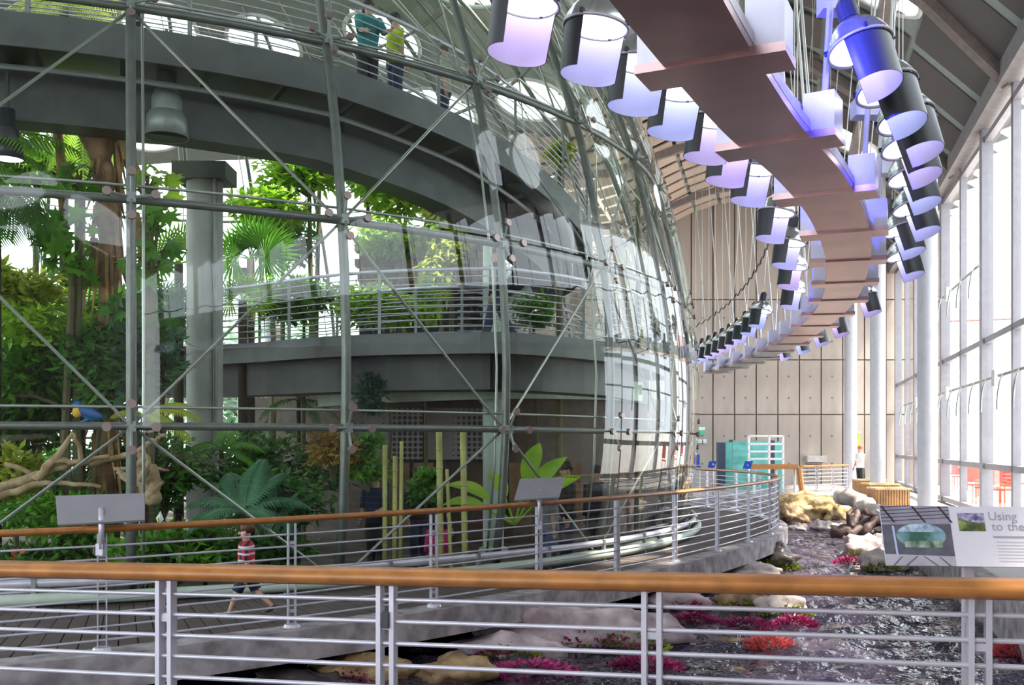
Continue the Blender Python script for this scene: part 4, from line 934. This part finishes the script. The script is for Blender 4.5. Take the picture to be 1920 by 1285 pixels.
# ================================================================= SIGNS ON RAILINGS
panel_m = mat('sign_back_grey', (.26, .245, .27), .5, .2, .04)
def reader(label, px, stem_top, stem_bot, corners, Y, mP):
    c = [W(x, y, Y + dy) for x, y, dy in corners]; nrm = (c[1] - c[0]).cross(c[3] - c[0]).normalized() * .02
    t = thing('reading_panel', label, 'sign', W(px, stem_bot, Y), 'reading panels on the walkway railing')
    MB().add(c + [q + nrm for q in c], [(0, 1, 2, 3), (7, 6, 5, 4), (0, 4, 5, 1), (1, 5, 6, 2), (2, 6, 7, 3), (3, 7, 4, 0)]).build('board', mP, t)
    MB().tube([W(px, stem_bot, Y - .06), W(px, stem_top + 20, Y - .06), W(px, stem_top, Y + .03)], .025, 8).build('bracket', steel, t, True)
    MB().box(W(px, stem_bot, Y - .03), (.06, .1, .1)).build('clamp', steel, t); return t
reader('wide grey back of a reading panel on the railing at far left', 190, 955, 1030, [(104, 930, .2), (271, 925, .2), (271, 975, -.1), (108, 984, -.1)], 8.75, panel_m)
reader('tilted grey back of a reading panel on the railing in the middle', 1011, 920, 985, [(975, 898, .25), (1059, 895, .25), (1048, 932, -.15), (964, 938, -.15)], 12.4, panel_m)
bluep = mat('blue_panel', (.01, .06, .42), .4)
reader('blue tilted panel on the far railing, left one', 1337, 870, 950, [(1330, 865, .2), (1344, 865, .2), (1340, 876, -.1), (1327, 876, -.1)], 29.0, bluep)
reader('blue tilted panel on the far railing, right one', 1402, 872, 950, [(1397, 865, .2), (1412, 865, .2), (1408, 878, -.1), (1393, 878, -.1)], 29.0, bluep)
# information board
IB = Vector((1.683, 4.60, 1.252)); IU = Vector((1.35, -.14, 0)); IV = Vector((0, .09, .262)); IN = IU.cross(IV).normalized()
if IN.y > 0: IN = -IN
def ib(u, v, o=0.0): return IB + IU * u + IV * v + IN * o
t = thing('information_board', 'white information board with a dome photograph above the foreground handrail at right', 'sign', (2.0, 4.3, .1))
def slab(name, u0, v0, u1, v1, o0, o1, m, parent):
    c = [ib(u0, v0, o1), ib(u1, v0, o1), ib(u1, v1, o1), ib(u0, v1, o1), ib(u0, v0, o0), ib(u1, v0, o0), ib(u1, v1, o0), ib(u0, v1, o0)]
    return MB().add(c, [(0, 1, 2, 3), (7, 6, 5, 4), (0, 4, 5, 1), (1, 5, 6, 2), (2, 6, 7, 3), (3, 7, 4, 0)]).build(name, m, parent)
def ipoly(name, pts, o, m, parent): return MB().add([ib(u, v, o) for u, v in pts], [tuple(range(len(pts)))]).build(name, m, parent)
bd = slab('board', 0, 0, 1, 1, -.012, .0, mat('board_white', (.74, .72, .80), .4, 0, .02), t)
ph_ = slab('photo_print', 0, 0, .222, 1, 0, .002, mat('photo_grey', (.10, .10, .13), .4, 0, .3, 12), t)
sw = .222
ipoly('printed_sky', [(0, .68), (sw, .70), (sw, 1), (0, 1)], .0025, mat('print_sky', (.30, .28, .36), .4, 0, .15, 9), ph_)
ipoly('printed_floor', [(0, 0), (sw, 0), (sw, .16), (0, .19)], .0025, mat('print_floor', (.48, .45, .52), .4, 0, .1, 9), ph_)
for k in range(5): ipoly('printed_beam', [(0, .73 + .06 * k), (sw, .80 + .06 * k), (sw, .812 + .06 * k), (0, .742 + .06 * k)][::1] if .812 + .06 * k < 1 else [(0, .73 + .06 * k), (.1, .76 + .06 * k), (.1, .77 + .06 * k), (0, .742 + .06 * k)], .003, dark_m, ph_)
for u in (.0, .10, .185): ipoly('printed_beam', [(u, 1), (u + .008, 1), (u + .045, .72), (u + .038, .72)], .003, dark_m, ph_)
el = [(sw * .55 + sw * .36 * math.cos(R_(a)), .50 + .21 * math.sin(R_(a))) for a in range(0, 360, 15)]
ipoly('printed_dome', el, .0035, mat('print_dome', (.04, .16, .12), .4, 0, .3, 14, c2=(.24, .42, .48)), ph_)
ipoly('printed_dome_top', [(sw * .55 + sw * .34 * math.cos(R_(a)), .53 + .17 * math.sin(R_(a))) for a in range(10, 171, 10)], .004, mat('print_dome_blue', (.20, .34, .55), .4, 0, .3, 25, c2=(.62, .72, .85)), ph_)
ipoly('printed_dome_base', [(sw * .3, .3), (sw * .85, .3), (sw * .85, .42), (sw * .3, .40)], .004, mat('print_dome_green', (.08, .16, .06), .4, 0, .5, 22, c2=(.4, .5, .4)), ph_)
ipoly('printed_post', [(sw * .16, .17), (sw * .19, .17), (sw * .17, .66), (sw * .14, .66)], .0042, lining_m, ph_)
for a, c in (((.06, 0), (.10, .16)), ((.16, 0), (.12, .16)), ((.2, 0), (.17, .15)), ((.02, .0), (.05, .15))): ipoly('printed_shadow', [a, (a[0] + .008, a[1]), (c[0] + .006, c[1]), c], .004, mat('print_grey', (.16, .15, .2), .4), ph_)
sp_ = slab('small_photo_print', .248, .585, .332, .885, 0, .002, mat('small_photo', (.10, .14, .04), .4, 0, .5, 25, c2=(.3, .42, .10)), t)
ipoly('printed_purple_roof', [(.248, .885), (.248, .80), (.285, .74), (.332, .72), (.332, .885)], .0025, mat('print_purple', (.12, .08, .34), .4, 0, .5, 40, c2=(.55, .5, .75)), sp_)
def text(body, u, v, size, m, parent, name):
    cu = bpy.data.curves.new(name, 'FONT'); cu.body = body; cu.size = size; cu.extrude = .0004
    to = bpy.data.objects.new(name, cu); col.objects.link(to); dg = bpy.context.evaluated_depsgraph_get(); dg.update()
    me = bpy.data.meshes.new_from_object(to.evaluated_get(dg)); bpy.data.objects.remove(to); me.name = name; me.materials.clear(); me.materials.append(m)
    M = Matrix((IU.normalized(), IV.normalized(), IN)).transposed().to_4x4(); M.translation = ib(u, v, .0015); me.transform(M)
    return link(name, me, parent)
txt = mat('print_text_grey', (.36, .35, .42), .6, 0, .02); txt2 = mat('print_text_pale', (.52, .50, .57), .6, 0, .02)
for w_, u_, v_ in (('Using', .345, .77), ('Sunlight', .462, .77), ('to', .352, .60), ('the', .402, .60), ('Max', .480, .60)): text(w_, u_, v_, .056, txt, t, 'title_lettering')
ipoly('subtitle_line', [(.352, .475), (.51, .475), (.51, .505), (.352, .505)], .0015, txt, t)
for k in range(7): ipoly('text_line', [(.36, .40 - .052 * k), (.60 - .03 * (k % 3), .40 - .052 * k), (.60 - .03 * (k % 3), .412 - .052 * k), (.36, .412 - .052 * k)], .0015, txt2, t)
for u in (.27, .80): MB().box(ib(u, .1, -.04) + Vector((0, 0, -.58)), (.045, .03, 1.2)).build('post', steel, t)

# ================================================================= FAR AREA
YF = 40.0
t = thing('glass_enclosure', 'teal glass enclosure with dark post against the concrete wall', 'glass enclosure', W(1408, 918, YF))
def scr(t_, name, x0, y0, x1, y1, Y, d, m): 
    a, c = W(x0, y1, Y), W(x1, y0, Y); return MB().box((a + c) / 2 + Vector((0, d / 2, 0)), (c.x - a.x, d, c.z - a.z)).build(name, m, t_)
for x0, x1 in ((1361, 1373), (1374, 1402), (1403, 1440)): scr(t, 'glass_panel', x0, 828, x1, 917, YF, .06, teal_glass)
scr(t, 'dark_post', 1346, 830, 1360, 917, YF - .1, .3, mat('navy_post', (.02, .04, .08), .4)); scr(t, 'glass_panel', 1453, 828, 1466, 917, YF, .06, teal_glass)
scr(t, 'dark_jamb', 1441, 826, 1452, 917, YF, .1, mat('navy_post', (.02, .04, .08), .4)); scr(t, 'hinge', 1368, 825, 1374, 829, YF - .05, .15, black_m); scr(t, 'top_rail', 1361, 826, 1440, 828, YF - .02, .12, steel_d)
t = thing('white_guard_frame', 'white tubular guard frame in front of the teal enclosure', 'guard rail', W(1437, 918, YF - 1.5))
for y in (818, 833, 847, 861): MB().tube([W(1403, y, YF - 1.5), W(1470, y, YF - 1.5)], .045, 8).build('rail', white_m, t)
for x in (1404, 1442, 1468): MB().tube([W(x, 817, YF - 1.5), Vector((W(x, 817, YF - 1.5).x, YF - 1.5, 0))], .045, 8).build('post', white_m, t)
t = thing('wooden_counter', 'orange wooden counter with slanted leg in front of the white guard frame', 'counter', W(1455, 918, 36))
scr(t, 'top', 1410, 871, 1496, 880, 36, .5, wood_m); MB().tube([W(1498, 878, 36), W(1504, 925, 36)], .1, 8).build('slanted_leg', wood_m, t); 
for x in (1414, 1455, 1490): MB().tube([W(x, 880, 36.2), W(x, 926, 36.2)], .05, 8).build('leg', white_m, t)
for y in (892, 905, 918): MB().tube([W(1412, y, 36.2), W(1492, y, 36.2)], .02, 6).build('bar', steel, t)
fp = [W(1500, 874, 38), W(1590, 874, 40)]; fp = [Vector((p.x, p.y, 0)) for p in fp]
railing('far_railing', 'straight far railing with thin wooden handrail before the concrete wall', [fp[0].lerp(fp[1], k / 8) for k in range(9)], .95, 6, .14, ovalp(.12, .08), [(fp[0].lerp(fp[1], k / 3), Vector((1, 0, 0))) for k in range(4)], .014)
t = thing('wall_vent', 'grey louvred box mounted low on the concrete wall', 'vent', W(1532, 890, 44.6))
scr(t, 'box', 1514, 855, 1551, 867, 44.5, .45, mat('vent_grey', (.40, .38, .38), .5)); 
for k in range(7): scr(t, 'slat', 1515, 869 + k * 4, 1540, 871 + k * 4, 44.75, .18, mat('vent_grey', (.40, .38, .38), .5))
t = thing('exit_sign', 'small green exit sign with white housing on the concrete wall by the dome edge', 'sign', W(1316, 812, 44.8)); scr(t, 'housing', 1310, 801, 1322, 807, 44.77, .19, white_m); scr(t, 'green_plate', 1311, 807, 1321, 815, 44.9, .06, mat('exit_green', (.02, .40, .22), .4, emit=.3))
for i, x in enumerate((1312, 1321)):
    o = thing('wall_box', ['left small white box under the green exit sign', 'right small white box under the green exit sign'][i], 'wall box', W(x, 831, 44.8), 'white boxes on the concrete wall'); scr(o, 'case', x - 3, 824, x + 4, 831, 44.75, .15, white_m); scr(o, 'cover', x - 2, 826, x + 3, 829, 44.72, .03, lilac_m)
t = thing('blue_chair', 'blue plastic chair beside the dome edge at the far end', 'chair', W(1306, 905, 36)); scr(t, 'backrest', 1301, 853, 1312, 872, 36, .08, bluep); scr(t, 'seat', 1300, 874, 1314, 877, 35.6, .45, bluep)
for x in (1301, 1312):
    for dy in (35.65, 36): MB().tube([W(x, 876, dy), Vector((W(x, 876, dy).x, dy, 0))], .02, 6).build('leg', steel, t)
# wooden planter boxes with slats
slat_m = mat('planter_slat', (.36, .19, .08), .5, 0, .2, 4); cap_m = mat('planter_cap', (.58, .40, .20), .5, 0, .15)
for i, (px, Y, lb) in enumerate(((1666, 28.8, 'nearest slatted wooden box by the window columns'), (1650, 32.0, 'middle slatted wooden box behind the nearest one'), (1630, 35.5, 'farthest slatted wooden box by the middle column'))):
    x = (px - 960) / F * Y; t = thing('wooden_box', lb, 'bench box', (x, Y, 0), 'slatted wooden boxes'); w, d, h = .9, .8, .52
    MB().box((x, Y, h / 2), (w - .06, d - .06, h - .02)).build('core', mat('planter_core', (.12, .06, .03), .7), t)
    MB().box((x, Y, h + .02), (w + .06, d + .06, .05)).build('lid', cap_m, t)
    for k in range(12): MB().box((x - w / 2 + .0375 + k * .075, Y - d / 2, h / 2), (.058, .03, h)).build('slat', slat_m, t)
    for k in range(10): MB().box((x - w / 2, Y - d / 2 + .04 + k * .08, h / 2), (.03, .06, h)).build('slat', slat_m, t)
o = thing('hanging_banner', 'narrow yellow-green vertical banner behind the farthest columns', 'banner', W(1609, 850, 44)); scr(o, 'cloth', 1607, 812, 1613, 843, 44, .03, L_YL); scr(o, 'rod', 1606, 810, 1614, 812, 44, .05, steel)
# red furniture on the terrace outside the window
redm = mat('red_plastic', (.75, .06, .03), .4); 
def make_chair():
    t = thing('terrace_chair', 'x', 'chair')
    MB().box((0, 0, .45), (.44, .44, .04)).build('seat', redm, t); MB().box((0, .21, .72), (.44, .04, .42)).build('backrest', redm, t)
    for a in (-.19, .19):
        for c in (-.19, .19): MB().tube([(a, c, 0), (a, c, .44)], .018, 6).build('leg', redm, t)
    return t
ch0 = make_chair(); first = True
spots = [(1832, 930, 32), (1818, 930, 36), (1800, 925, 40), (1852, 935, 30), (1880, 930, 28.5), (1905, 925, 33), (1780, 922, 44)]
for k, (px, py, Y) in enumerate(spots):
    o = ch0 if first else copy_tree(ch0); first = False; o.location = ((px - 960) / F * Y, Y, -.05); o.rotation_euler = (0, 0, k * 1.3); o.scale = (1.25, 1.25, 1.25)
    o['label'] = 'red chair outside the window, %s from the right' % ORD[(3, 4, 5, 2, 1, 0, 6)[k]]; o['group'] = 'red chairs on the terrace'
t = thing('red_awning', 'red awning strip outside seen through the tall window', 'awning', W(1850, 590, 40))
MB().add([W(1770, 575, 46), W(1900, 560, 40), W(1900, 600, 38), W(1770, 605, 44), W(1770, 572, 46), W(1900, 557, 40), W(1900, 597, 38), W(1770, 602, 44)], [(0, 1, 2, 3), (7, 6, 5, 4), (0, 4, 5, 1), (1, 5, 6, 2), (2, 6, 7, 3), (3, 7, 4, 0)]).build('canopy', mat('pale_red_cloth', (.85, .42, .36), .7), t)
for px, Y in ((1775, 44), (1895, 38)): MB().tube([W(px, 600, Y), Vector((W(px, 600, Y).x, Y, -.05))], .05, 8).build('pole', white_m, t)

# ================================================================= PEOPLE
skin_m = mat('skin', (.62, .36, .26), .55, 0, .04)
def plaid():
    m = mat('plaid_shirt', (.5, .04, .06), .8); nt = m.node_tree; tc = nt.nodes.new('ShaderNodeTexCoord'); prev = None
    for ax, c in (('X', (.02, .02, .06, 1)), ('Z', (.75, .70, .72, 1))):
        w = nt.nodes.new('ShaderNodeTexWave'); w.bands_direction = ax; w.inputs['Scale'].default_value = 4.5; nt.links.new(tc.outputs['Object'], w.inputs['Vector'])
        r = nt.nodes.new('ShaderNodeValToRGB'); r.color_ramp.interpolation = 'CONSTANT'; r.color_ramp.elements[1].position = .72 if ax == 'X' else .8; nt.links.new(w.outputs['Fac'], r.inputs[0])
        mx = nt.nodes.new('ShaderNodeMix'); mx.data_type = 'RGBA'; nt.links.new(r.outputs[0], mx.inputs[0]); mx.inputs[7].default_value = c
        if prev: nt.links.new(prev, mx.inputs[6])
        else: mx.inputs[6].default_value = (.55, .03, .06, 1)
        prev = mx.outputs[2]
    nt.links.new(prev, nt.nodes['Principled BSDF'].inputs['Base Color']); return m
def person(label, loc, h, yaw, shirt, pants, hair, shoe, legs=((0, 0), (0, 0)), arms=((0, 10), (0, 10)), hs=1.0, short=False, sleeve=.6, skirt=False, lean=0.0, longhair=False):
    t = thing('person', label, 'person', loc, None, R_(yaw)); S_ = h
    def P(x, y, z): return Vector((x, y, z)) * S_
    bm = bmesh.new(); lay = bm.verts.layers.skin.verify()
    def V(p, r, root=False):
        v = bm.verts.new(p); v[lay].radius = (r * S_, r * S_); v[lay].use_root = root; return v
    hd = .93 if hs == 1 else .895; ne = .84 if hs == 1 else .80; shz = ne - .035
    pel = V(P(0, 0, .5), .056, True); wa_ = V(P(lean * .3, 0, .6), .052); chs = V(P(lean * .7, 0, .71 if hs == 1 else .69), .058); nk = V(P(lean, 0, ne), .03 * hs ** .5)
    h1 = V(P(lean + .01, 0, hd - .03 * hs), .045 * hs); h2 = V(P(lean + .005, 0, hd + .025 * hs), .052 * hs)
    for a, c in ((pel, wa_), (wa_, chs), (chs, nk), (nk, h1), (h1, h2)): bm.edges.new((a, c))
    J = {}
    for i, s_ in enumerate((1, -1)):
        sw_, kb_ = legs[i]; a1 = R_(sw_); a2 = R_(sw_ - kb_)
        hip = P(0, s_ * .052, .47); kn = hip + P(math.sin(a1) * .225, 0, -math.cos(a1) * .225); an = kn + P(math.sin(a2) * .215, 0, -math.cos(a2) * .215); toe = an + P(.07 * math.cos(a2), 0, -.015 + .07 * math.sin(a2) * .5)
        vs = [V(hip, .05), V(kn, .034), V(an, .022), V(toe, .02)]; bm.edges.new((pel, vs[0]))
        for a, c in zip(vs, vs[1:]): bm.edges.new((a, c))
        J['leg', i] = (hip, kn, an, toe)
        sa, eb = arms[i]; b1 = R_(sa); b2 = R_(sa + eb)
        sh = P(lean * .9, s_ * .10, shz); elb = sh + P(math.sin(b1) * .165, s_ * .02, -math.cos(b1) * .165); wr = elb + P(math.sin(b2) * .14, 0, -math.cos(b2) * .14)
        vs = [V(sh, .034), V(elb, .025), V(wr, .018)]; bm.edges.new((chs, vs[0]))
        for a, c in zip(vs, vs[1:]): bm.edges.new((a, c))
        J['arm', i] = (sh, elb, wr, (wr - elb).normalized())
    me = bpy.data.meshes.new('body'); bm.to_mesh(me); bm.free(); me.materials.append(skin_m)
    o = link('body', me, t, local=True); md = o.modifiers.new('skin', 'SKIN'); md.use_smooth_shade = True; o.modifiers.new('sub', 'SUBSURF').levels = 2; o.modifiers['sub'].render_levels = 2
    def el_ring(c, rx, ry, n=14): return [c + Vector((rx * S_ * math.cos(2 * math.pi * k / n), ry * S_ * math.sin(2 * math.pi * k / n), 0)) for k in range(n)]
    b = MB(); b.loft(([el_ring(P(0, 0, .40), .105, .12)] if short else []) + [el_ring(P(0, 0, .49), .092, .108), el_ring(P(lean * .3, 0, .58), .084, .10), el_ring(P(lean * .65, 0, .68), .086, .112), el_ring(P(lean * .9, 0, shz), .076, .12), el_ring(P(lean, 0, ne + .005), .05, .06)])
    for i in (0, 1):
        sh, elb, wr, d = J['arm', i]; e = sh.lerp(elb, 1) if sleeve < 1 else wr
        pts = [sh + P(0, 0, .01), sh.lerp(elb, .5), elb if sleeve >= .6 else sh.lerp(elb, .6)] + ([elb.lerp(wr, .55), wr] if sleeve >= 1 else [])
        b.tube(pts, [.047 * S_, .044 * S_, .04 * S_] + ([.034 * S_, .028 * S_] if sleeve >= 1 else []), 10)
    link('shirt', b.mesh('shirt', shirt, True), t, local=True)
    b = MB()
    if skirt: b.loft([el_ring(P(0, 0, .54), .085, .10), el_ring(P(0, 0, .42), .10, .12), el_ring(P(0, 0, .28), .12, .135)])
    else:
        b.loft([el_ring(P(0, 0, .53), .086, .102), el_ring(P(0, 0, .46), .086, .106), el_ring(P(0, 0, .43), .07, .10)])
        for i in (0, 1):
            hip, kn, an, toe = J['leg', i]; pts = [hip + P(0, 0, .02), hip.lerp(kn, .5), hip.lerp(kn, .88)] if short else [hip + P(0, 0, .02), kn, an.lerp(kn, .08)]
            b.tube(pts, [.066 * S_, .06 * S_, .056 * S_] if short else [.066 * S_, .048 * S_, .038 * S_], 10)
    link('skirt' if skirt else ('shorts' if short else 'trousers'), b.mesh('trousers', pants, True), t, local=True)
    hc = P(lean - .004, 0, hd + .022 * hs); b = MB(); b.ell(hc + P(-.006, 0, .014 * hs), (.062 * hs * S_, .058 * hs * S_, .056 * hs * S_), 8, None, .12, 2)
    if longhair: b.ell(hc + P(-.04, 0, -.06), (.035 * S_, .055 * S_, .09 * S_), 8)
    link('hair', b.mesh('hair', hair, True), t, local=True)
    b = MB(); fx = lean + .048 * hs; b.ell(P(fx + .01 * hs, 0, hd - .012 * hs), (.012 * hs * S_, .009 * hs * S_, .014 * hs * S_), 5)
    for s_ in (-1, 1): b.ell(P(lean + .0, s_ * .052 * hs, hd - .006 * hs), (.014 * hs * S_, .008 * hs * S_, .02 * hs * S_), 5)
    b.ell(P(fx - .002, 0, hd - .042 * hs), (.012 * hs * S_, .016 * hs * S_, .005 * hs * S_), 4)
    link('face_features', b.mesh('face_features', skin_m, True), t, local=True)
    b = MB()
    for s_ in (-1, 1): b.ell(P(fx - .001, s_ * .02 * hs, hd + .006 * hs), (.006 * hs * S_, .008 * hs * S_, .005 * hs * S_), 5)
    link('eyes', b.mesh('eyes', dark_m), t, local=True)
    for i in (0, 1):
        sh, elb, wr, d = J['arm', i]; b = MB(); s_ = (1, -1)[i]; pc = wr + d * .03 * S_; b.ell(pc, (.02 * S_, .012 * S_, .028 * S_), 6)
        for k in range(4): q = pc + d * .02 * S_ + P((k - 1.5) * .009, 0, 0); b.tube([q, q + d * (.03 - .004 * abs(k - 1.4)) * S_, q + d * .045 * S_ + P(.008, -s_ * .01, 0)], [.0052 * S_, .005 * S_, .004 * S_], 5)
        b.tube([pc + P(.014, 0, 0), pc + P(.026, 0, 0) + d * .015 * S_, pc + P(.028, 0, 0) + d * .032 * S_], [.006 * S_, .0055 * S_, .004 * S_], 5)
        link('hand', b.mesh('hand', skin_m, True), t, local=True)
        hip, kn, an, toe = J['leg', i]; b = MB(); dx = (toe - an); a_ = math.atan2(-dx.z - .015 * S_, dx.x); b.ell(an.lerp(toe, .42) + P(0, 0, -.012), (.068 * S_ * (hs ** .4), .03 * S_ * (hs ** .4), .026 * S_), 7, Matrix.Rotation(a_, 3, 'Y'))
        link('shoe', b.mesh('shoe', shoe, True), t, local=True)
    return t
navy = mat('navy_cloth', (.02, .03, .07), .8); blackc = mat('black_cloth', (.02, .02, .022), .8); brownh = mat('brown_hair', (.10, .045, .02), .6); blackh = mat('black_hair', (.02, .014, .012), .5)
pf_ = G(462, 1166, 0)
person('small child in a red plaid shirt and navy shorts walking on the walkway', (pf_.x, pf_.y, .03), .98, 180, plaid(), navy, brownh, mat('dark_shoe', (.05, .03, .05), .5), legs=((24, 4), (-26, 22)), arms=((-14, 18), (16, 22)), hs=1.22, short=True, sleeve=.6)
def feet(px, Y, z): return ((px - 960) / F * Y, Y, z)
pink = mat('pink_cloth', (.72, .03, .20), .8)
person('visitor in a bright pink dress and dark top behind the bamboo poles', feet(820, 15.6, -.3), 1.62, 60, blackc, pink, blackh, blackc, skirt=True, arms=((10, 40), (0, 20)), longhair=True)
person('visitor in dark clothes left of the bamboo poles inside the dome', feet(705, 16.4, -.3), 1.65, 250, navy, blackc, blackh, blackc, arms=((20, 60), (10, 20)))
person('visitor in black jacket between the bamboo poles inside the dome', feet(785, 17.2, -.3), 1.7, 300, blackc, navy, brownh, blackc, sleeve=1)
person('tall visitor in black by the central rib inside the dome', feet(1062, 16.8, -.3), 1.78, 200, blackc, navy, blackh, blackc, sleeve=1)
person('visitor in blue jeans and grey top right of the reading panel inside the dome', feet(1030, 15.6, -.3), 1.6, 20, mat('grey_cloth', (.22, .22, .25), .8), mat('denim', (.05, .09, .2), .8), brownh, blackc, arms=((15, 50), (-5, 10)), longhair=True)
person('visitor in dark coat nearest the dome edge inside the glass', feet(1118, 17.6, -.3), 1.7, 230, blackc, blackc, blackh, blackc, sleeve=1)
zr = lerp_tab(zt, 21); q = pol(10.2, 20.5, zr - .02); person('visitor in a teal shirt leaning on the upper ramp railing', tuple(q), 1.62, -60, mat('teal_cloth', (.01, .22, .22), .8), blackc, blackh, blackc, lean=.03, arms=((40, 40), (30, 40)), longhair=True)
q = pol(10.2, 23.5, lerp_tab(zt, 23.5) - .02); person('visitor in a yellow-green shirt on the upper ramp', tuple(q), 1.62, 30, mat('lime_cloth', (.60, .68, .04), .8), navy, blackh, blackc, arms=((10, 30), (0, 20)))
q = pol(10.2, 29.5, lerp_tab(zt, 29.5) - .02); person('visitor in a pale shirt farthest right on the upper ramp', tuple(q), 1.5, 0, mat('khaki_cloth', (.4, .40, .30), .8), navy, brownh, blackc)
q = pol(10.1, .9, lerp_tab(zt, 0) - .02); person('visitor in dark green standing behind the left dome rib on the upper ramp', tuple(q), 1.7, 40, mat('dark_green_cloth', (.01, .07, .06), .8), blackc, blackh, blackc, sleeve=1)
m0 = offs(mid, -.6); q = min(m0, key=lambda p: abs(960 + p.x / p.y * F - 932)); person('visitor in black walking on the middle ramp right of the green column', (q.x, q.y, 3.53), 1.65, 170, blackc, mat('blue_trousers', (.04, .06, .12), .8), brownh, blackc, legs=((18, 5), (-18, 12)), sleeve=1)
person('visitor with reddish hair and white top beside the farthest column', feet(1613, 40.5, 0), 1.7, 200, white_m, blackc, mat('red_hair', (.55, .12, .04), .6), blackc, arms=((30, 60), (5, 20)))
